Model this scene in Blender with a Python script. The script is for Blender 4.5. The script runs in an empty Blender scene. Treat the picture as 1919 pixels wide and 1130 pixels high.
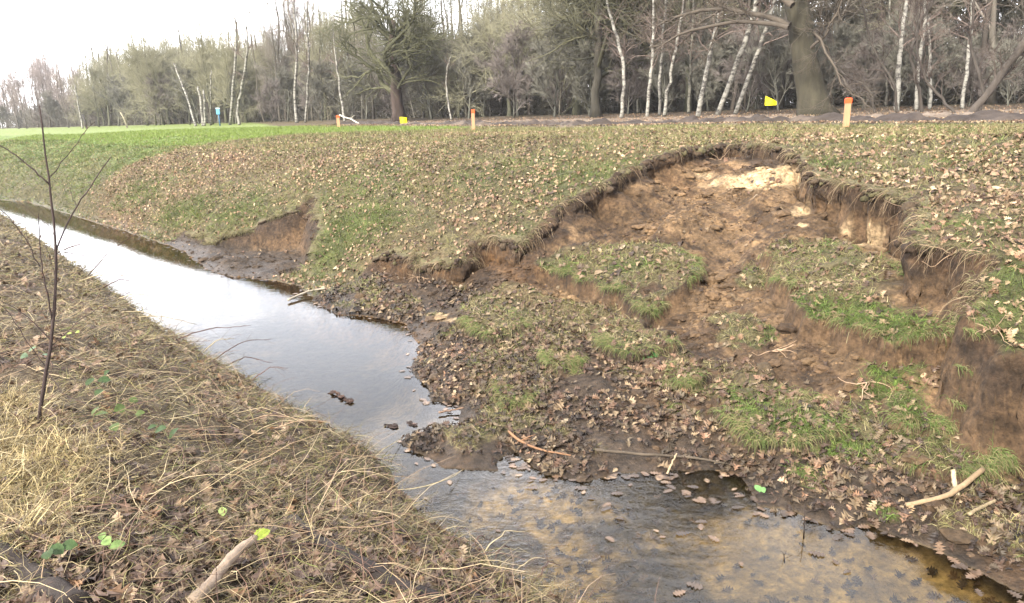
import bpy, math, numpy as np
from math import radians
sc = bpy.context.scene
COL = bpy.data.collections.new("scene_objects"); sc.collection.children.link(COL)

# ------------------------------------------------------------------ camera, sky, sun, exposure
CZ, FPX, PITCH, ROLL = 2.1, 1400.0, radians(14.2), radians(1.67)
F0 = np.array([0, math.cos(PITCH), -math.sin(PITCH)]); R0 = np.array([1., 0, 0]); U0 = np.array([0, math.sin(PITCH), math.cos(PITCH)])
CR = R0*math.cos(ROLL) - U0*math.sin(ROLL); CU = U0*math.cos(ROLL) + R0*math.sin(ROLL)
from mathutils import Matrix
cam = bpy.data.objects.new("camera", bpy.data.cameras.new("camera")); COL.objects.link(cam)
cam.data.sensor_width = 36; cam.data.lens = 36*FPX/1919; cam.data.clip_end = 3000; cam.data.clip_start = .05
cam.matrix_world = Matrix(((CR[0], CU[0], -F0[0], 0), (CR[1], CU[1], -F0[1], 0), (CR[2], CU[2], -F0[2], CZ), (0, 0, 0, 1)))
sc.camera = cam
SUN_EL, SUN_AZ = radians(38), radians(215)      # azimuth clockwise from +Y: behind the camera, a little to its left
wd = bpy.data.worlds.new("World"); sc.world = wd; wd.use_nodes = True
nt = wd.node_tree; nt.nodes.clear()
def N(nt, typ, **kw):
    n = nt.nodes.new(typ)
    for k, v in kw.items():
        if k.startswith('i_'): n.inputs[k[2:].replace('_', ' ')].default_value = v
        else: setattr(n, k, v)
    return n
sky = N(nt, 'ShaderNodeTexSky', sky_type='NISHITA', sun_disc=False, sun_elevation=SUN_EL, sun_rotation=SUN_AZ, air_density=1.0, dust_density=2.0)
tc = N(nt, 'ShaderNodeTexCoord')
mp = N(nt, 'ShaderNodeMapping'); mp.inputs['Scale'].default_value = (1, 1, 2.6); mp.inputs['Location'].default_value = (.35, .1, .25)
no = N(nt, 'ShaderNodeTexNoise', i_Scale=2.6, i_Detail=5.0, i_Roughness=.55)
rp = N(nt, 'ShaderNodeValToRGB'); rp.color_ramp.elements[0].position = .40; rp.color_ramp.elements[0].color = (.3, .3, .3, 1)
rp.color_ramp.elements[1].position = .6; rp.color_ramp.elements[1].color = (.95, .95, .95, 1)
mx = N(nt, 'ShaderNodeMixRGB')
# thin cloud, brightest low in the sky ahead and to the left
dt = N(nt, 'ShaderNodeVectorMath', operation='DOT_PRODUCT'); dt.inputs[1].default_value = (-.35, .92, .18)
br = N(nt, 'ShaderNodeMapRange', interpolation_type='SMOOTHSTEP'); br.inputs['From Min'].default_value = .1; br.inputs['From Max'].default_value = 1.0; br.inputs['To Min'].default_value = 13; br.inputs['To Max'].default_value = 34
cc = N(nt, 'ShaderNodeVectorMath', operation='SCALE'); cc.inputs[0].default_value = (1, .985, 1.01)
sx = N(nt, 'ShaderNodeSeparateXYZ'); em = N(nt, 'ShaderNodeMapRange', interpolation_type='SMOOTHSTEP'); em.inputs['From Min'].default_value = .2; em.inputs['From Max'].default_value = .6; em.inputs['To Min'].default_value = 1; em.inputs['To Max'].default_value = .62; ev = N(nt, 'ShaderNodeVectorMath', operation='SCALE')
bg = N(nt, 'ShaderNodeBackground', i_Strength=.11); wo = N(nt, 'ShaderNodeOutputWorld')
L = nt.links.new
L(tc.outputs['Generated'], dt.inputs[0]); L(dt.outputs['Value'], br.inputs['Value']); L(br.outputs[0], cc.inputs['Scale']); L(cc.outputs[0], ev.inputs[0]); L(tc.outputs['Generated'], sx.inputs[0]); L(sx.outputs['Z'], em.inputs['Value']); L(em.outputs[0], ev.inputs['Scale']); L(ev.outputs[0], mx.inputs['Color2'])
L(tc.outputs['Generated'], mp.inputs['Vector']); L(mp.outputs[0], no.inputs['Vector']); L(no.outputs['Fac'], rp.inputs['Fac'])
L(rp.outputs[0], mx.inputs['Fac']); L(sky.outputs[0], mx.inputs['Color1']); L(mx.outputs[0], bg.inputs['Color']); L(bg.outputs[0], wo.inputs['Surface'])
sd_ = bpy.data.lights.new("sun", 'SUN'); sd_.energy = 3.8; sd_.angle = radians(9); sd_.color = (1, .93, .82)
sun = bpy.data.objects.new("sun", sd_); COL.objects.link(sun)
sun.rotation_euler = (math.pi/2 - SUN_EL, 0, math.pi - SUN_AZ)
sc.view_settings.view_transform = 'Standard'; sc.view_settings.look = 'None'; sc.view_settings.exposure = 1.62; sc.view_settings.gamma = 1
sc.cycles.max_bounces = 5; sc.cycles.transparent_max_bounces = 8; sc.cycles.diffuse_bounces = 2; sc.cycles.glossy_bounces = 2
sc.cycles.use_denoising = True; sc.cycles.volume_bounces = 0; sc.cycles.volume_step_rate = 4

# ------------------------------------------------------------------ small maths
rs = np.random.RandomState(7)
S2 = 2**.5
def ST(s, t): return (s + t)/S2, (s - t)/S2
def XY(x, y): return (x + y)/S2, (x - y)/S2
def ray(u, v): return F0 + (u - 959.5)/FPX*CR - (v - 565)/FPX*CU
def onz(u, v, z):
    d = ray(u, v); k = (z - CZ)/d[2]; return d[0]*k, d[1]*k
def ons(u, v, S):
    d = ray(u, v); k = S/((d[0] + d[1])/S2); return np.array([d[0]*k, d[1]*k, CZ + d[2]*k])
def pxscale(p):   # metres per photo pixel at a world point
    return float((np.asarray(p) - np.array([0, 0, CZ])) @ F0)/FPX
def _h(ix, iy, seed):
    n = (ix.astype(np.int64)*374761393 + iy.astype(np.int64)*668265263 + seed*1442695041) & 0x7fffffff
    n = ((n ^ (n >> 13))*1274126177) & 0x7fffffff
    return ((n ^ (n >> 16)) & 0xffff)/65535.0
def vnoise(x, y, seed=0):
    x = np.asarray(x, float); y = np.asarray(y, float)
    xi = np.floor(x); yi = np.floor(y); fx = x - xi; fy = y - yi
    fx = fx*fx*fx*(fx*(fx*6 - 15) + 10); fy = fy*fy*fy*(fy*(fy*6 - 15) + 10)
    a = _h(xi, yi, seed); b = _h(xi + 1, yi, seed); c = _h(xi, yi + 1, seed); d = _h(xi + 1, yi + 1, seed)
    return (a*(1 - fx) + b*fx)*(1 - fy) + (c*(1 - fx) + d*fx)*fy
def fbm(x, y, sc_, oct=4, seed=0, rough=.5):      # -1..1
    r = 0; a = 1; tot = 0
    for o in range(oct):
        f = 2**o/sc_; c_, s_ = math.cos(o*1.1 + .4), math.sin(o*1.1 + .4)
        r = r + a*(vnoise((x*c_ - y*s_)*f + 17*o, (x*s_ + y*c_)*f + 5*o, seed + o) - .5)*2; tot += a; a *= rough
    return r/tot*1.6
def sstep(x, a, b):
    k = np.clip((x - a)/(b - a), 0, 1); return k*k*(3 - 2*k)
def polysd(P, x, y):   # signed distance to closed polygon P, positive inside
    P = np.asarray(P, float); d2 = np.full(x.shape, 1e9); ins = np.zeros(x.shape, bool)
    for i in range(len(P)):
        ax, ay = P[i]; bx, by = P[(i + 1) % len(P)]
        ex, ey = bx - ax, by - ay; k = np.clip(((x - ax)*ex + (y - ay)*ey)/(ex*ex + ey*ey + 1e-12), 0, 1)
        d2 = np.minimum(d2, (x - ax - k*ex)**2 + (y - ay - k*ey)**2)
        ins ^= ((ay > y) != (by > y)) & (x < (bx - ax)*(y - ay)/(by - ay + 1e-12) + ax)
    return np.sqrt(d2)*np.where(ins, 1, -1)
def linesd(P, x, y):
    P = np.asarray(P, float); d2 = np.full(x.shape, 1e9)
    for i in range(len(P) - 1):
        ax, ay = P[i]; bx, by = P[i + 1]; ex, ey = bx - ax, by - ay
        k = np.clip(((x - ax)*ex + (y - ay)*ey)/(ex*ex + ey*ey + 1e-12), 0, 1)
        d2 = np.minimum(d2, (x - ax - k*ex)**2 + (y - ay - k*ey)**2)
    return np.sqrt(d2)

# ------------------------------------------------------------------ terrain: the shape of the place
far_edge = [(0, 375), (55, 379), (120, 399), (239, 435), (338, 467), (392, 508), (440, 520), (496, 524), (560, 536), (600, 570), (640, 590), (690, 596), (757, 606), (785, 650), (777, 689), (806, 752), (856, 757),
            (858, 795), (803, 802), (757, 826), (800, 850), (834, 876), (884, 882), (932, 883), (938, 858), (969, 843), (985, 862), (1018, 890), (1089, 899), (1160, 884), (1250, 888), (1344, 879), (1388, 886), (1405, 910),
            (1420, 950), (1460, 950), (1503, 958), (1569, 992), (1625, 985), (1686, 1004), (1747, 1022), (1813, 1052), (1864, 1078), (1919, 1107)]
near_edge = [(0, 400), (60, 440), (160, 510), (235, 560), (320, 625), (430, 690), (520, 745), (600, 795), (665, 830), (724, 881), (762, 933), (786, 961), (841, 1000), (897, 1040), (950, 1078), (1034, 1125)]
WP = [ST(5.3, -60), ST(5.3, -34)] + [onz(u, v, 0) for u, v in far_edge] + [ST(3.45, 0.2), ST(3.4, 6), ST(2.0, 6), ST(2.05, -1)] + [onz(u, v, .02) for u, v in near_edge[::-1]] + [ST(4.4, -34), ST(4.4, -60)]
def s0f(t): return np.interp(t, [-30, -12, -6, -3, -1.4, 0, 4], [5.3, 5.15, 5.0, 4.55, 3.75, 3.6, 3.5])
def PLT(s, t): return 1.70 + .22*sstep(s, 23, 30) + .06*fbm(s, t, 9, 2, 5)*sstep(s, 9, 14)*(1 - .6*sstep(s, 13, 17))
def Bank(s, t):
    return PLT(s, t)*(1 - np.exp(-np.maximum(s - s0f(t), -.5)/1.55)) + .10*fbm(s*1.3, t*.6, 2.2, 3, 11)*sstep(s - s0f(t), .3, 1.5)*(1 - sstep(s, 9, 12))
def onB(u, v):
    d = ray(u, v); ks = np.linspace(1.2, 45, 9000); x, y, z = d[0]*ks, d[1]*ks, CZ + d[2]*ks; s, t = XY(x, y)
    b = np.where(s > 3.2, Bank(s, t), -9); i = np.argmax(z < b); return (x[i], y[i], z[i])
# the torn edges of turf, left small slip then the big one
lipA = [(345, 428), (352, 436), (372, 440), (392, 466), (425, 452), (468, 436), (486, 418), (520, 408), (548, 398), (560, 384), (578, 368), (590, 372), (594, 395), (596, 430), (586, 462), (574, 490)]
lipM = [(690, 497), (700, 484), (722, 476), (770, 483), (815, 492), (852, 492), (872, 486), (876, 462), (905, 452), (935, 452), (965, 468), (985, 448), (1020, 418), (1048, 392), (1090, 362), (1128, 342), (1165, 320), (1200, 303), (1232, 290), (1262, 282), (1300, 276), (1352, 269),
        (1400, 270), (1440, 272), (1478, 280), (1505, 291), (1522, 300), (1519, 322), (1545, 339), (1592, 341), (1626, 358), (1660, 364), (1696, 370), (1728, 384), (1748, 404), (1740, 425), (1716, 446), (1747, 466), (1798, 472), (1833, 478), (1868, 488), (1866, 508), (1850, 550), (1835, 604), (1842, 650), (1858, 674), (1885, 692), (1919, 662)]
LA = np.array([onB(u, v) for u, v in lipA]); LM = np.array([onB(u, v) for u, v in lipM])
def addnoise_line(P, step=.05, amp=.035, seed=3):
    P = np.asarray(P, float); seg = np.linalg.norm(np.diff(P[:, :2], axis=0), axis=1); cum = np.r_[0, np.cumsum(seg)]
    n = int(cum[-1]/step); q = np.linspace(0, cum[-1], n); R = np.stack([np.interp(q, cum, P[:, k]) for k in range(3)], 1)
    tg = np.gradient(R[:, :2], axis=0); tg /= np.linalg.norm(tg, axis=1)[:, None] + 1e-9
    w = amp*fbm(q, q*0 + .3, .45, 4, seed, .65)
    R[:, 0] += -tg[:, 1]*w; R[:, 1] += tg[:, 0]*w
    return R, tg
LAr, tgA = addnoise_line(LA, .04, .07, 3); LMr, tgM = addnoise_line(LM, .04, .10, 9)
PA = [tuple(p[:2]) for p in LAr] + [ST(4.2, XY(*LA[-1, :2])[1]), ST(4.2, XY(*LA[0, :2])[1] - .1)]
PM = [tuple(p[:2]) for p in LMr] + [ST(4.45, -.3), ST(4.05, .5), ST(3.6, 1.2), ST(2.6, 1.2), ST(2.3, -8.0)]
# heights of the slumped floor (photo pixel, height)
ctl = [(1100, 560, .31), (1200, 590, .31), (1030, 530, .36), (1100, 600, .25), (1200, 640, .24), (1290, 600, .34), (1340, 650, .28), (1500, 730, .25), (1600, 780, .22), (1440, 700, .26), (1450, 780, .18), (1550, 820, .16), (1400, 830, .11), (1700, 760, .28), (1750, 810, .21),
       (1810, 860, .15), (1900, 890, .13), (1700, 860, .14), (1600, 900, .09), (1750, 930, .09), (1850, 1000, .07), (1919, 1050, .07), (1500, 900, .06), (1350, 840, .07), (1200, 830, .06), (1100, 800, .08), (1000, 820, .05), (900, 840, .06), (830, 830, .06), (900, 720, .09), (850, 650, .09), (1000, 700, .15),
       (1100, 720, .16), (1250, 740, .16), (1300, 700, .22), (800, 590, .08), (720, 545, .12), (650, 560, .08), (900, 600, .17), (960, 560, .30), (1000, 600, .24), (870, 545, .2), (760, 530, .15), (900, 528, .22), (820, 530, .18), (700, 520, .16), (920, 660, .16)]
# upper part: photo pixel and how far the ground has dropped below the old bank
ctd = [(1000, 490, .14), (1040, 470, .22), (1100, 440, .34), (1150, 412, .40), (1200, 385, .42), (1250, 350, .36), (1300, 325, .28), (1350, 345, .36), (1420, 368, .42), (1480, 362, .42), (1500, 400, .55), (1520, 430, .6), (1560, 450, .62), (1600, 480, .66), (1650, 500, .7), (1700, 530, .75), (1740, 570, .8), (1780, 640, .78),
       (1805, 720, .74), (1836, 785, .72), (1900, 820, .72), (1260, 415, .30), (1225, 445, .44), (1300, 450, .48), (1200, 465, .42), (1350, 410, .46), (1400, 430, .54), (1400, 480, .5), (1300, 485, .46), (1340, 520, .42), (1420, 540, .45), (1080, 495, .28), (1190, 495, .32), (1280, 520, .32), (1450, 510, .45), (1520, 500, .5),
       (1600, 560, .5), (1700, 620, .55), (1790, 690, .58), (1560, 640, .44), (1640, 690, .46), (1450, 580, .4), (1380, 600, .3), (1440, 640, .34), (1120, 375, .2), (1160, 360, .26), (1060, 425, .2), (1380, 330, .3), (1460, 325, .3)]
def onBd(u, v, dr):
    d = ray(u, v); ks = np.linspace(1.5, 25, 6000); x, y, z = d[0]*ks, d[1]*ks, CZ + d[2]*ks; s, t = XY(x, y); i = np.argmax(z < np.where(s > 3.2, Bank(s, t) - dr, -9)); return (x[i], y[i], z[i])
cp = np.array([(*onz(u, v, z), z) for u, v, z in ctl] + [onBd(*q) for q in ctd])
lp = []
cumt = np.cumsum(np.r_[0, np.linalg.norm(np.diff(LMr[:, :2], axis=0), axis=1)])
umid = np.interp(np.linspace(0, 1, len(LMr)), np.linspace(0, 1, 11), [.2, .22, .2, .14, .14, .16, .2, .42, .55, .6, .65])
for i in range(4, len(LMr) - 2, 11):
    x, y, z = LMr[i]; nx, ny = tgM[i][1], -tgM[i][0]      # inward normal
    drop = umid[i]
    lp.append((x + nx*.16, y + ny*.16, max(z - drop, .12)))
cp = np.vstack([cp, lp])
ctlA = [(400, 495, .06), (440, 490, .12), (480, 470, .25), (520, 465, .3), (560, 455, .36), (585, 440, .42), (575, 480, .18), (540, 495, .12), (500, 510, .05), (430, 478, .2), (360, 458, .15), (380, 474, .1), (555, 415, .72), (500, 445, .42), (575, 400, .78), (430, 505, .04), (570, 510, .06)]
ca = np.array([(*onz(u, v, z), z) for u, v, z in ctlA])
def tps_fit(P, lam=.004):
    X = P[:, :2]; n = len(X); r = np.linalg.norm(X[:, None] - X[None], axis=2); K = r**2*np.log(r + 1e-9)*.5 + lam*np.eye(n)
    A = np.zeros((n + 3, n + 3)); A[:n, :n] = K; A[:n, n] = 1; A[:n, n + 1:] = X; A[n:, :n] = A[:n, n:].T
    return X, np.linalg.solve(A, np.r_[P[:, 2], 0, 0, 0])
def tps_eval(m, x, y):
    X, w = m; out = w[-3] + w[-2]*x + w[-1]*y
    for i in range(len(X)):
        r2 = (x - X[i, 0])**2 + (y - X[i, 1])**2; out = out + w[i]*.25*r2*np.log(r2 + 1e-12)
    return out
mM, mA = tps_fit(cp), tps_fit(ca)
raft1 = [(1000, 524), (1035, 495), (1080, 478), (1130, 484), (1200, 478), (1262, 492), (1300, 510), (1305, 535), (1283, 570), (1240, 592), (1215, 612), (1175, 592), (1120, 572), (1060, 552)]
raft2 = [(1425, 500), (1470, 478), (1560, 480), (1640, 515), (1690, 545), (1702, 590), (1760, 605), (1812, 630), (1822, 680), (1800, 720), (1738, 712), (1690, 700), (1650, 702), (1600, 668), (1540, 655), (1492, 655), (1480, 612), (1450, 560)]
def pxz(P, z): return [onz(u, v, z) for u, v in P]
def onF(u, v):
    d = ray(u, v); ks = np.linspace(2, 14, 2500); x, y, z = d[0]*ks, d[1]*ks, CZ + d[2]*ks; i = np.argmax(z < np.clip(tps_eval(mM, x, y), .03, 1.6)); return (x[i], y[i])
RAFT = [([onF(*p) for p in raft1], .15), ([onF(*p) for p in raft2], .16)] + [([onF(*p) for p in P], h) for P, h in (
    ([(1325, 722), (1400, 690), (1500, 735), (1585, 768), (1592, 822), (1500, 845), (1400, 838), (1340, 790)], .06), ([(850, 612), (900, 590), (960, 592), (985, 625), (915, 645)], .07), ([(1100, 625), (1160, 600), (1250, 640), (1262, 672), (1180, 690), (1115, 668)], .10),
    ([(1655, 850), (1760, 826), (1870, 850), (1900, 900), (1800, 915), (1700, 895)], .06), ([(1650, 760), (1700, 720), (1800, 735), (1830, 790), (1760, 830), (1680, 815)], .05), ([(1010, 660), (1070, 640), (1110, 690), (1040, 715)], .06), ([(1230, 700), (1300, 680), (1330, 720), (1270, 750)], .07), ([(905, 725), (960, 700), (1010, 745), (950, 775)], .05))]
def Height(x, y):
    s, t = XY(x, y)
    wsd = -polysd(WP, x, y)                       # + on land, metres from the water's edge
    wsd = wsd + .035*fbm(x, y, .35, 3, 21)
    near = s < np.interp(t, [-60, -22, -10, -6, -4.2, -3.8, -3.3, -2.8, 0, 6], [4.8, 4.75, 3.7, 3.05, 2.72, 2.58, 2.49, 2.42, 2.5, 2.5])
    zn = 1.02*(1 - np.exp(-np.maximum(wsd, 0)/1.15)) + .05*fbm(x, y, .7, 3, 31)*sstep(wsd, .2, 1)
    zf = Bank(s, t)
    far = ~near
    inM = polysd(PM, x, y); inA = polysd(PA, x, y)
    z = zf
    rough = .05*fbm(x, y, .5, 6, 41, .62) + .02*np.abs(fbm(x, y, .22, 4, 45, .6)) + .012*np.abs(fbm(x, y, .09, 2, 43)) 
    zfloor = tps_eval(mM, x, y)
    zfloor = np.clip(zfloor, .03, 1.6)
    raft = np.zeros_like(x)
    for P, h in RAFT:
        q = polysd(P, x, y) + .07*fbm(x, y, .28, 4, 51, .6); k = sstep(q, -.01, .04); zfloor = zfloor + h*k; raft = np.maximum(raft, sstep(q, .02, .06))
    zfloor = zfloor + rough*(1 - .5*raft)*(.5 + sstep(zfloor, .1, .5)*.9)
    zfa = np.clip(zf - .42*sstep(inA, 0, .35), .085, 1.3) + rough*1.2
    ww = .13 + .05*fbm(x, y, .5, 2, 61)
    bM = sstep(inM, 0, ww); bA = sstep(inA, 0, .1)
    zM = z*(1 - bM) + np.minimum(zfloor, z - .05 + 3*(s < s0f(t) + .25))*bM
    z = np.where(inM > 0, zM, z)
    zA = z*(1 - bA) + np.minimum(zfa, z + 3*(s < s0f(t) + .2))*bA
    z = np.where(inA > 0, zA, z)
    # the toe of the undisturbed bank and of the slump fades into the water's edge
    toe = sstep(wsd, 0, .28)
    z = np.where(far, np.maximum(z, .035 + .02*fbm(x, y, .15, 3, 71) + .0*z)*toe + .012*(1 - toe)*sstep(wsd, 0, .04), z)
    z = z + .016*fbm(x, y, .16, 3, 91)*far*(1 - bM)*(1 - bA)*sstep(wsd, .1, .3)*(s < 13)
    z = np.where(near, np.maximum(zn + .02*fbm(x, y, .18, 3, 93)*sstep(wsd, .05, .3), .01), z)
    dep = .10 + .22*sstep(-t, 2.2, 5) + .05*fbm(x, y, .8, 3, 81)
    zw = -dep*(1 - np.exp(np.minimum(wsd, 0)/.16)) + .008*fbm(x, y, .12, 3, 83)*sstep(-wsd, .0, .05)
    zw = np.minimum(zw, -.004 + .0*x)
    z = np.where(wsd < 0, zw, np.maximum(z, .008))
    return z, dict(wsd=wsd, near=near.astype(float), inM=inM, inA=inA, raft=raft, zB=zf, bM=np.where(inM > 0, bM, 0), bA=np.where(inA > 0, bA, 0))

def graded(lo, a, b, hi, st, g):
    mid = np.arange(a, b + 1e-6, st); up = [mid[-1]]; d = st
    while up[-1] < hi: d = min(d*g, 40); up.append(up[-1] + d)
    dn = [mid[0]]; d = st
    while dn[-1] > lo: d = min(d*g, 40); dn.append(dn[-1] - d)
    return np.r_[np.array(dn[1:])[::-1], mid, np.array(up[1:])]
gs = graded(-60, 1.9, 8.6, 600, .016, 1.025); gt = graded(-600, -6.6, .4, 300, .018, 1.014)
GS, GT = np.meshgrid(gs, gt, indexing='ij')
GX, GY = ST(GS, GT)
GZ, MK = Height(GX, GY)
def interp(A, x, y):
    s, t = XY(x, y); i = np.clip(np.searchsorted(gs, s) - 1, 0, len(gs) - 2); j = np.clip(np.searchsorted(gt, t) - 1, 0, len(gt) - 2)
    a = (s - gs[i])/(gs[i + 1] - gs[i]); b = (t - gt[j])/(gt[j + 1] - gt[j])
    return (A[i, j]*(1 - b) + A[i, j + 1]*b)*(1 - a) + (A[i + 1, j]*(1 - b) + A[i + 1, j + 1]*b)*a
def gz(x, y): return float(interp(GZ, np.array([x]), np.array([y]))[0])
def hit(u, v, off=0):      # where a sight line first meets the ground
    d = ray(u, v); ks = np.r_[np.linspace(1.0, 20, 6000), np.linspace(20, 80, 3000)]; x, y, z = d[0]*ks, d[1]*ks, CZ + d[2]*ks
    g = np.maximum(interp(GZ, x, y), 0); i = np.argmax(z < g + off)
    return np.array([x[i], y[i], g[i]])
gzs = np.gradient(GZ, gs, axis=0); gzt = np.gradient(GZ, gt, axis=1)
SLOPE = np.sqrt(gzs**2 + gzt**2)

# ------------------------------------------------------------------ what grows where (fields in world metres)
def blobs(lst, x, y, z=None, rz=.2):
    r = np.zeros_like(x); s, t = XY(x, y)
    for u, v, rt, rs_, w in lst:
        p = hit(u, v); ps, pt = XY(p[0], p[1])
        q = ((s - ps)/rs_)**2 + ((t - pt)/rt)**2
        if z is not None: q = q + ((z - p[2])/rz)**2
        q = q*(1 + .45*fbm(x + u, y, .3 + .5*rt, 3, int(u)))
        r = np.maximum(r, w*np.exp(-q))
    return r
leafline = [ST(5.4, -19.5), ST(8, -20.5), ST(11, -23), ST(14, -29), ST(16, -34)]
def fields(x, y, z, M):
    s, t = XY(x, y); F = {}
    wsd, near = M['wsd'], M['near']
    wander = fbm(x, y, 1.2, 4, 101)
    sl_far = (1 - near)*(wsd > 0)
    bare = sstep(M['inM'], -.02, .015); bareA = sstep(M['inA'], -.02, .015)
    grass_on_floor = np.maximum(blobs(GR_FLOOR, x, y), .85*sstep(fbm(x, y, .75, 4, 107) + .3*sstep(t, -2.6, -1.8)*sstep(z, .09, .16), .12, .45)*(z > .05)*(z < .5)*(s < 5.4))
    raft = M['raft']
    soil = np.clip(np.maximum(bare, bareA), 0, 1)
    soil = soil*(1 - sstep(grass_on_floor + .25*fbm(x, y, .22, 3, 103), .46, .62)*sstep(M['inM'], .12, .3))
    soil = soil*(1 - raft*sstep(1.0 + fbm(x, y, .5, 3, 105), .0, .3)*sstep(M['inM'], .12, .3))
    F['soil'] = soil*sl_far
    # leaf litter 0..1
    lx = sstep(t + .8*wander, np.interp(s, [5, 8, 11, 12.5, 14, 16, 17, 30], [-19.5, -20.2, -20.6, -19, -17, -17, -28, -60]) - .6, np.interp(s, [5, 8, 11, 12.5, 14, 16, 17, 30], [-19.5, -20.2, -20.6, -19, -17, -17, -28, -60]) + .9)
    F['leafbank'] = lx*sl_far
    F['green'] = blobs(GREEN, x, y)
    F['leafpile'] = blobs(LEAFP, x, y)
    F['sand'] = blobs(SAND, x, y, z, .17)
    F['orange'] = blobs(ORANGE, x, y, z, .14)
    F['floorgrass'] = np.maximum(grass_on_floor, .85*sstep(fbm(x, y, .75, 4, 107) + .3*sstep(t, -2.6, -1.8)*sstep(z, .09, .16), .12, .45)*(z > .05)*(z < .5)*(s < 5.4))*((M['inM'] > 0) | (M['inA'] > 0))
    F['toe'] = sl_far*(M['bM'] > .5)*(1 - sstep(z, .12, .34))
    return F
GR_FLOOR = [(1440, 500, .35, .3, .9), (1560, 820, .3, .16, 1), (1450, 790, .4, .16, 1), (1380, 740, .35, .14, .8), (1330, 680, .25, .12, .8), (1700, 730, .35, .3, 1), (1740, 770, .4, .22, 1), (1660, 790, .3, .22, 1), (1560, 830, .5, .2, 1), (1440, 800, .5, .18, 1), (1830, 880, .3, .14, 1), (1800, 850, .3, .12, 1), (1700, 800, .3, .14, .9), (1640, 770, .14, .14, .9), (1900, 920, .15, .15, .8), (1660, 965, .07, .06, 1),
            (1500, 885, .16, .09, .9), (1830, 940, .16, .08, .8), (1280, 770, .25, .12, .8), (1190, 700, .3, .14, .8), (1020, 640, .3, .14, .7), (900, 600, .35, .12, .9), (860, 540, .2, .1, .8), (990, 560, .3, .1, .7), (1150, 640, .3, .12, .6), (940, 700, .2, .12, .7), (1130, 600, .4, .15, .8), (1060, 680, .3, .1, .6), (800, 680, .2, .15, .7),
            (720, 610, .3, .15, .7), (640, 570, .3, .1, .7), (520, 500, .5, .14, .8), (470, 505, .5, .1, .9), (890, 650, .15, .08, .6), (1250, 640, .3, .15, .8), (1350, 600, .15, .1, .5), (1600, 850, .3, .12, .9), (1880, 860, .2, .1, .8), (960, 770, .14, .1, .6), (1380, 650, .12, .08, .7), (1620, 730, .12, .08, .8)]
GREEN = [(1130, 320, 1.1, .8, .55), (650, 430, .9, .6, .9), (620, 480, .5, .4, .9), (340, 400, 1.2, .5, .8), (440, 400, 1.0, .5, .6), (270, 360, 1.5, .7, .6), (1000, 300, .9, .6, .35), (900, 330, .8, .5, .4), (1540, 310, .35, .3, .8), (1640, 265, .4, .25, .6), (1890, 520, .25, .3, 1), (1880, 600, .2, .25, 1), (1860, 420, .12, .1, .8), (1800, 300, .4, .3, .4), (1000, 440, .3, .2, .5),
         (1560, 600, .5, .25, 1), (1650, 640, .5, .25, 1), (1760, 660, .35, .25, .9), (1560, 820, .4, .17, 1), (1690, 720, .3, .22, 1), (1500, 790, .4, .15, .9), (1800, 700, .2, .2, .8), (1740, 780, .3, .2, .8), (1830, 860, .3, .12, .6), (1400, 740, .3, .12, .6), (1660, 965, .07, .06, 1), (1040, 520, .3, .15, .8), (1180, 500, .4, .1, .6), (1340, 660, .15, .08, .8), (480, 420, .6, .4, .5), (560, 400, .5, .3, .5),
         (1240, 760, .2, .1, .6), (1500, 880, .15, .08, .8), (680, 350, 1., .6, .5), (1280, 330, .6, .3, .1), (1720, 580, .2, .15, .3)]
LEAFP = [(950, 250, 2.5, 1.0, .8), (1250, 245, 2.0, .6, .7), (700, 290, 2.5, 1.0, .5), (1860, 370, .35, .3, .9), (1550, 260, .8, .4, .6), (1750, 255, 1.5, .4, .7), (850, 720, .5, .25, 1), (830, 660, .5, .2, 1), (1000, 740, .5, .2, .8), (1240, 720, .45, .2, 1), (1150, 690, .4, .15, .8), (960, 650, .3, .15, .7), (740, 570, .4, .12, .9), (1300, 800, .35, .12, 1), (1200, 790, .4, .15, .8),
         (1000, 850, .3, .15, .7), (1600, 930, .4, .15, 1), (1480, 860, .3, .1, .8), (1700, 900, .3, .12, .8), (1850, 960, .25, .12, .8), (1740, 700, .12, .08, .9), (290, 330, 3, 1.2, .9), (400, 300, 2.5, 1, .9), (240, 400, 2, .5, .9), (560, 300, 2, 1, .5), (1100, 770, .4, .12, .8), (1620, 960, .3, .1, .9)]
SAND = [(1420, 335, .55, .28, 1), (1470, 330, .25, .25, 1), (1340, 345, .3, .12, .55), (1320, 330, .15, .1, .5), (1490, 400, .12, .2, .7), (1500, 422, .12, .05, .9), (1580, 430, .14, .12, .6), (1620, 450, .14, .14, .9), (820, 590, .2, .08, .8), (850, 600, .2, .08, .6), (1420, 580, .12, .1, .3), (1385, 492, .12, .06, .45), (700, 600, .3, .1, .5), (1380, 560, .15, .06, .3), (1180, 470, .3, .12, .3), (1260, 415, .3, .15, .25), (1100, 430, .5, .2, .15)]
ORANGE = [(920, 490, .3, .25, 1), (560, 425, .4, .3, .7), (760, 500, .4, .2, .5), (820, 505, .3, .2, .4), (1000, 500, .4, .3, .5), (500, 530, .4, .1, .6)]
FD = fields(GX, GY, GZ, MK)
FD['soil'] = np.maximum(FD['soil'], sstep(SLOPE, .85, 1.35)*(MK['inM'] > .08)*(MK['wsd'] > .05)); FD['green'] = FD['green']*(1 - sstep(SLOPE, .9, 1.5))
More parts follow.
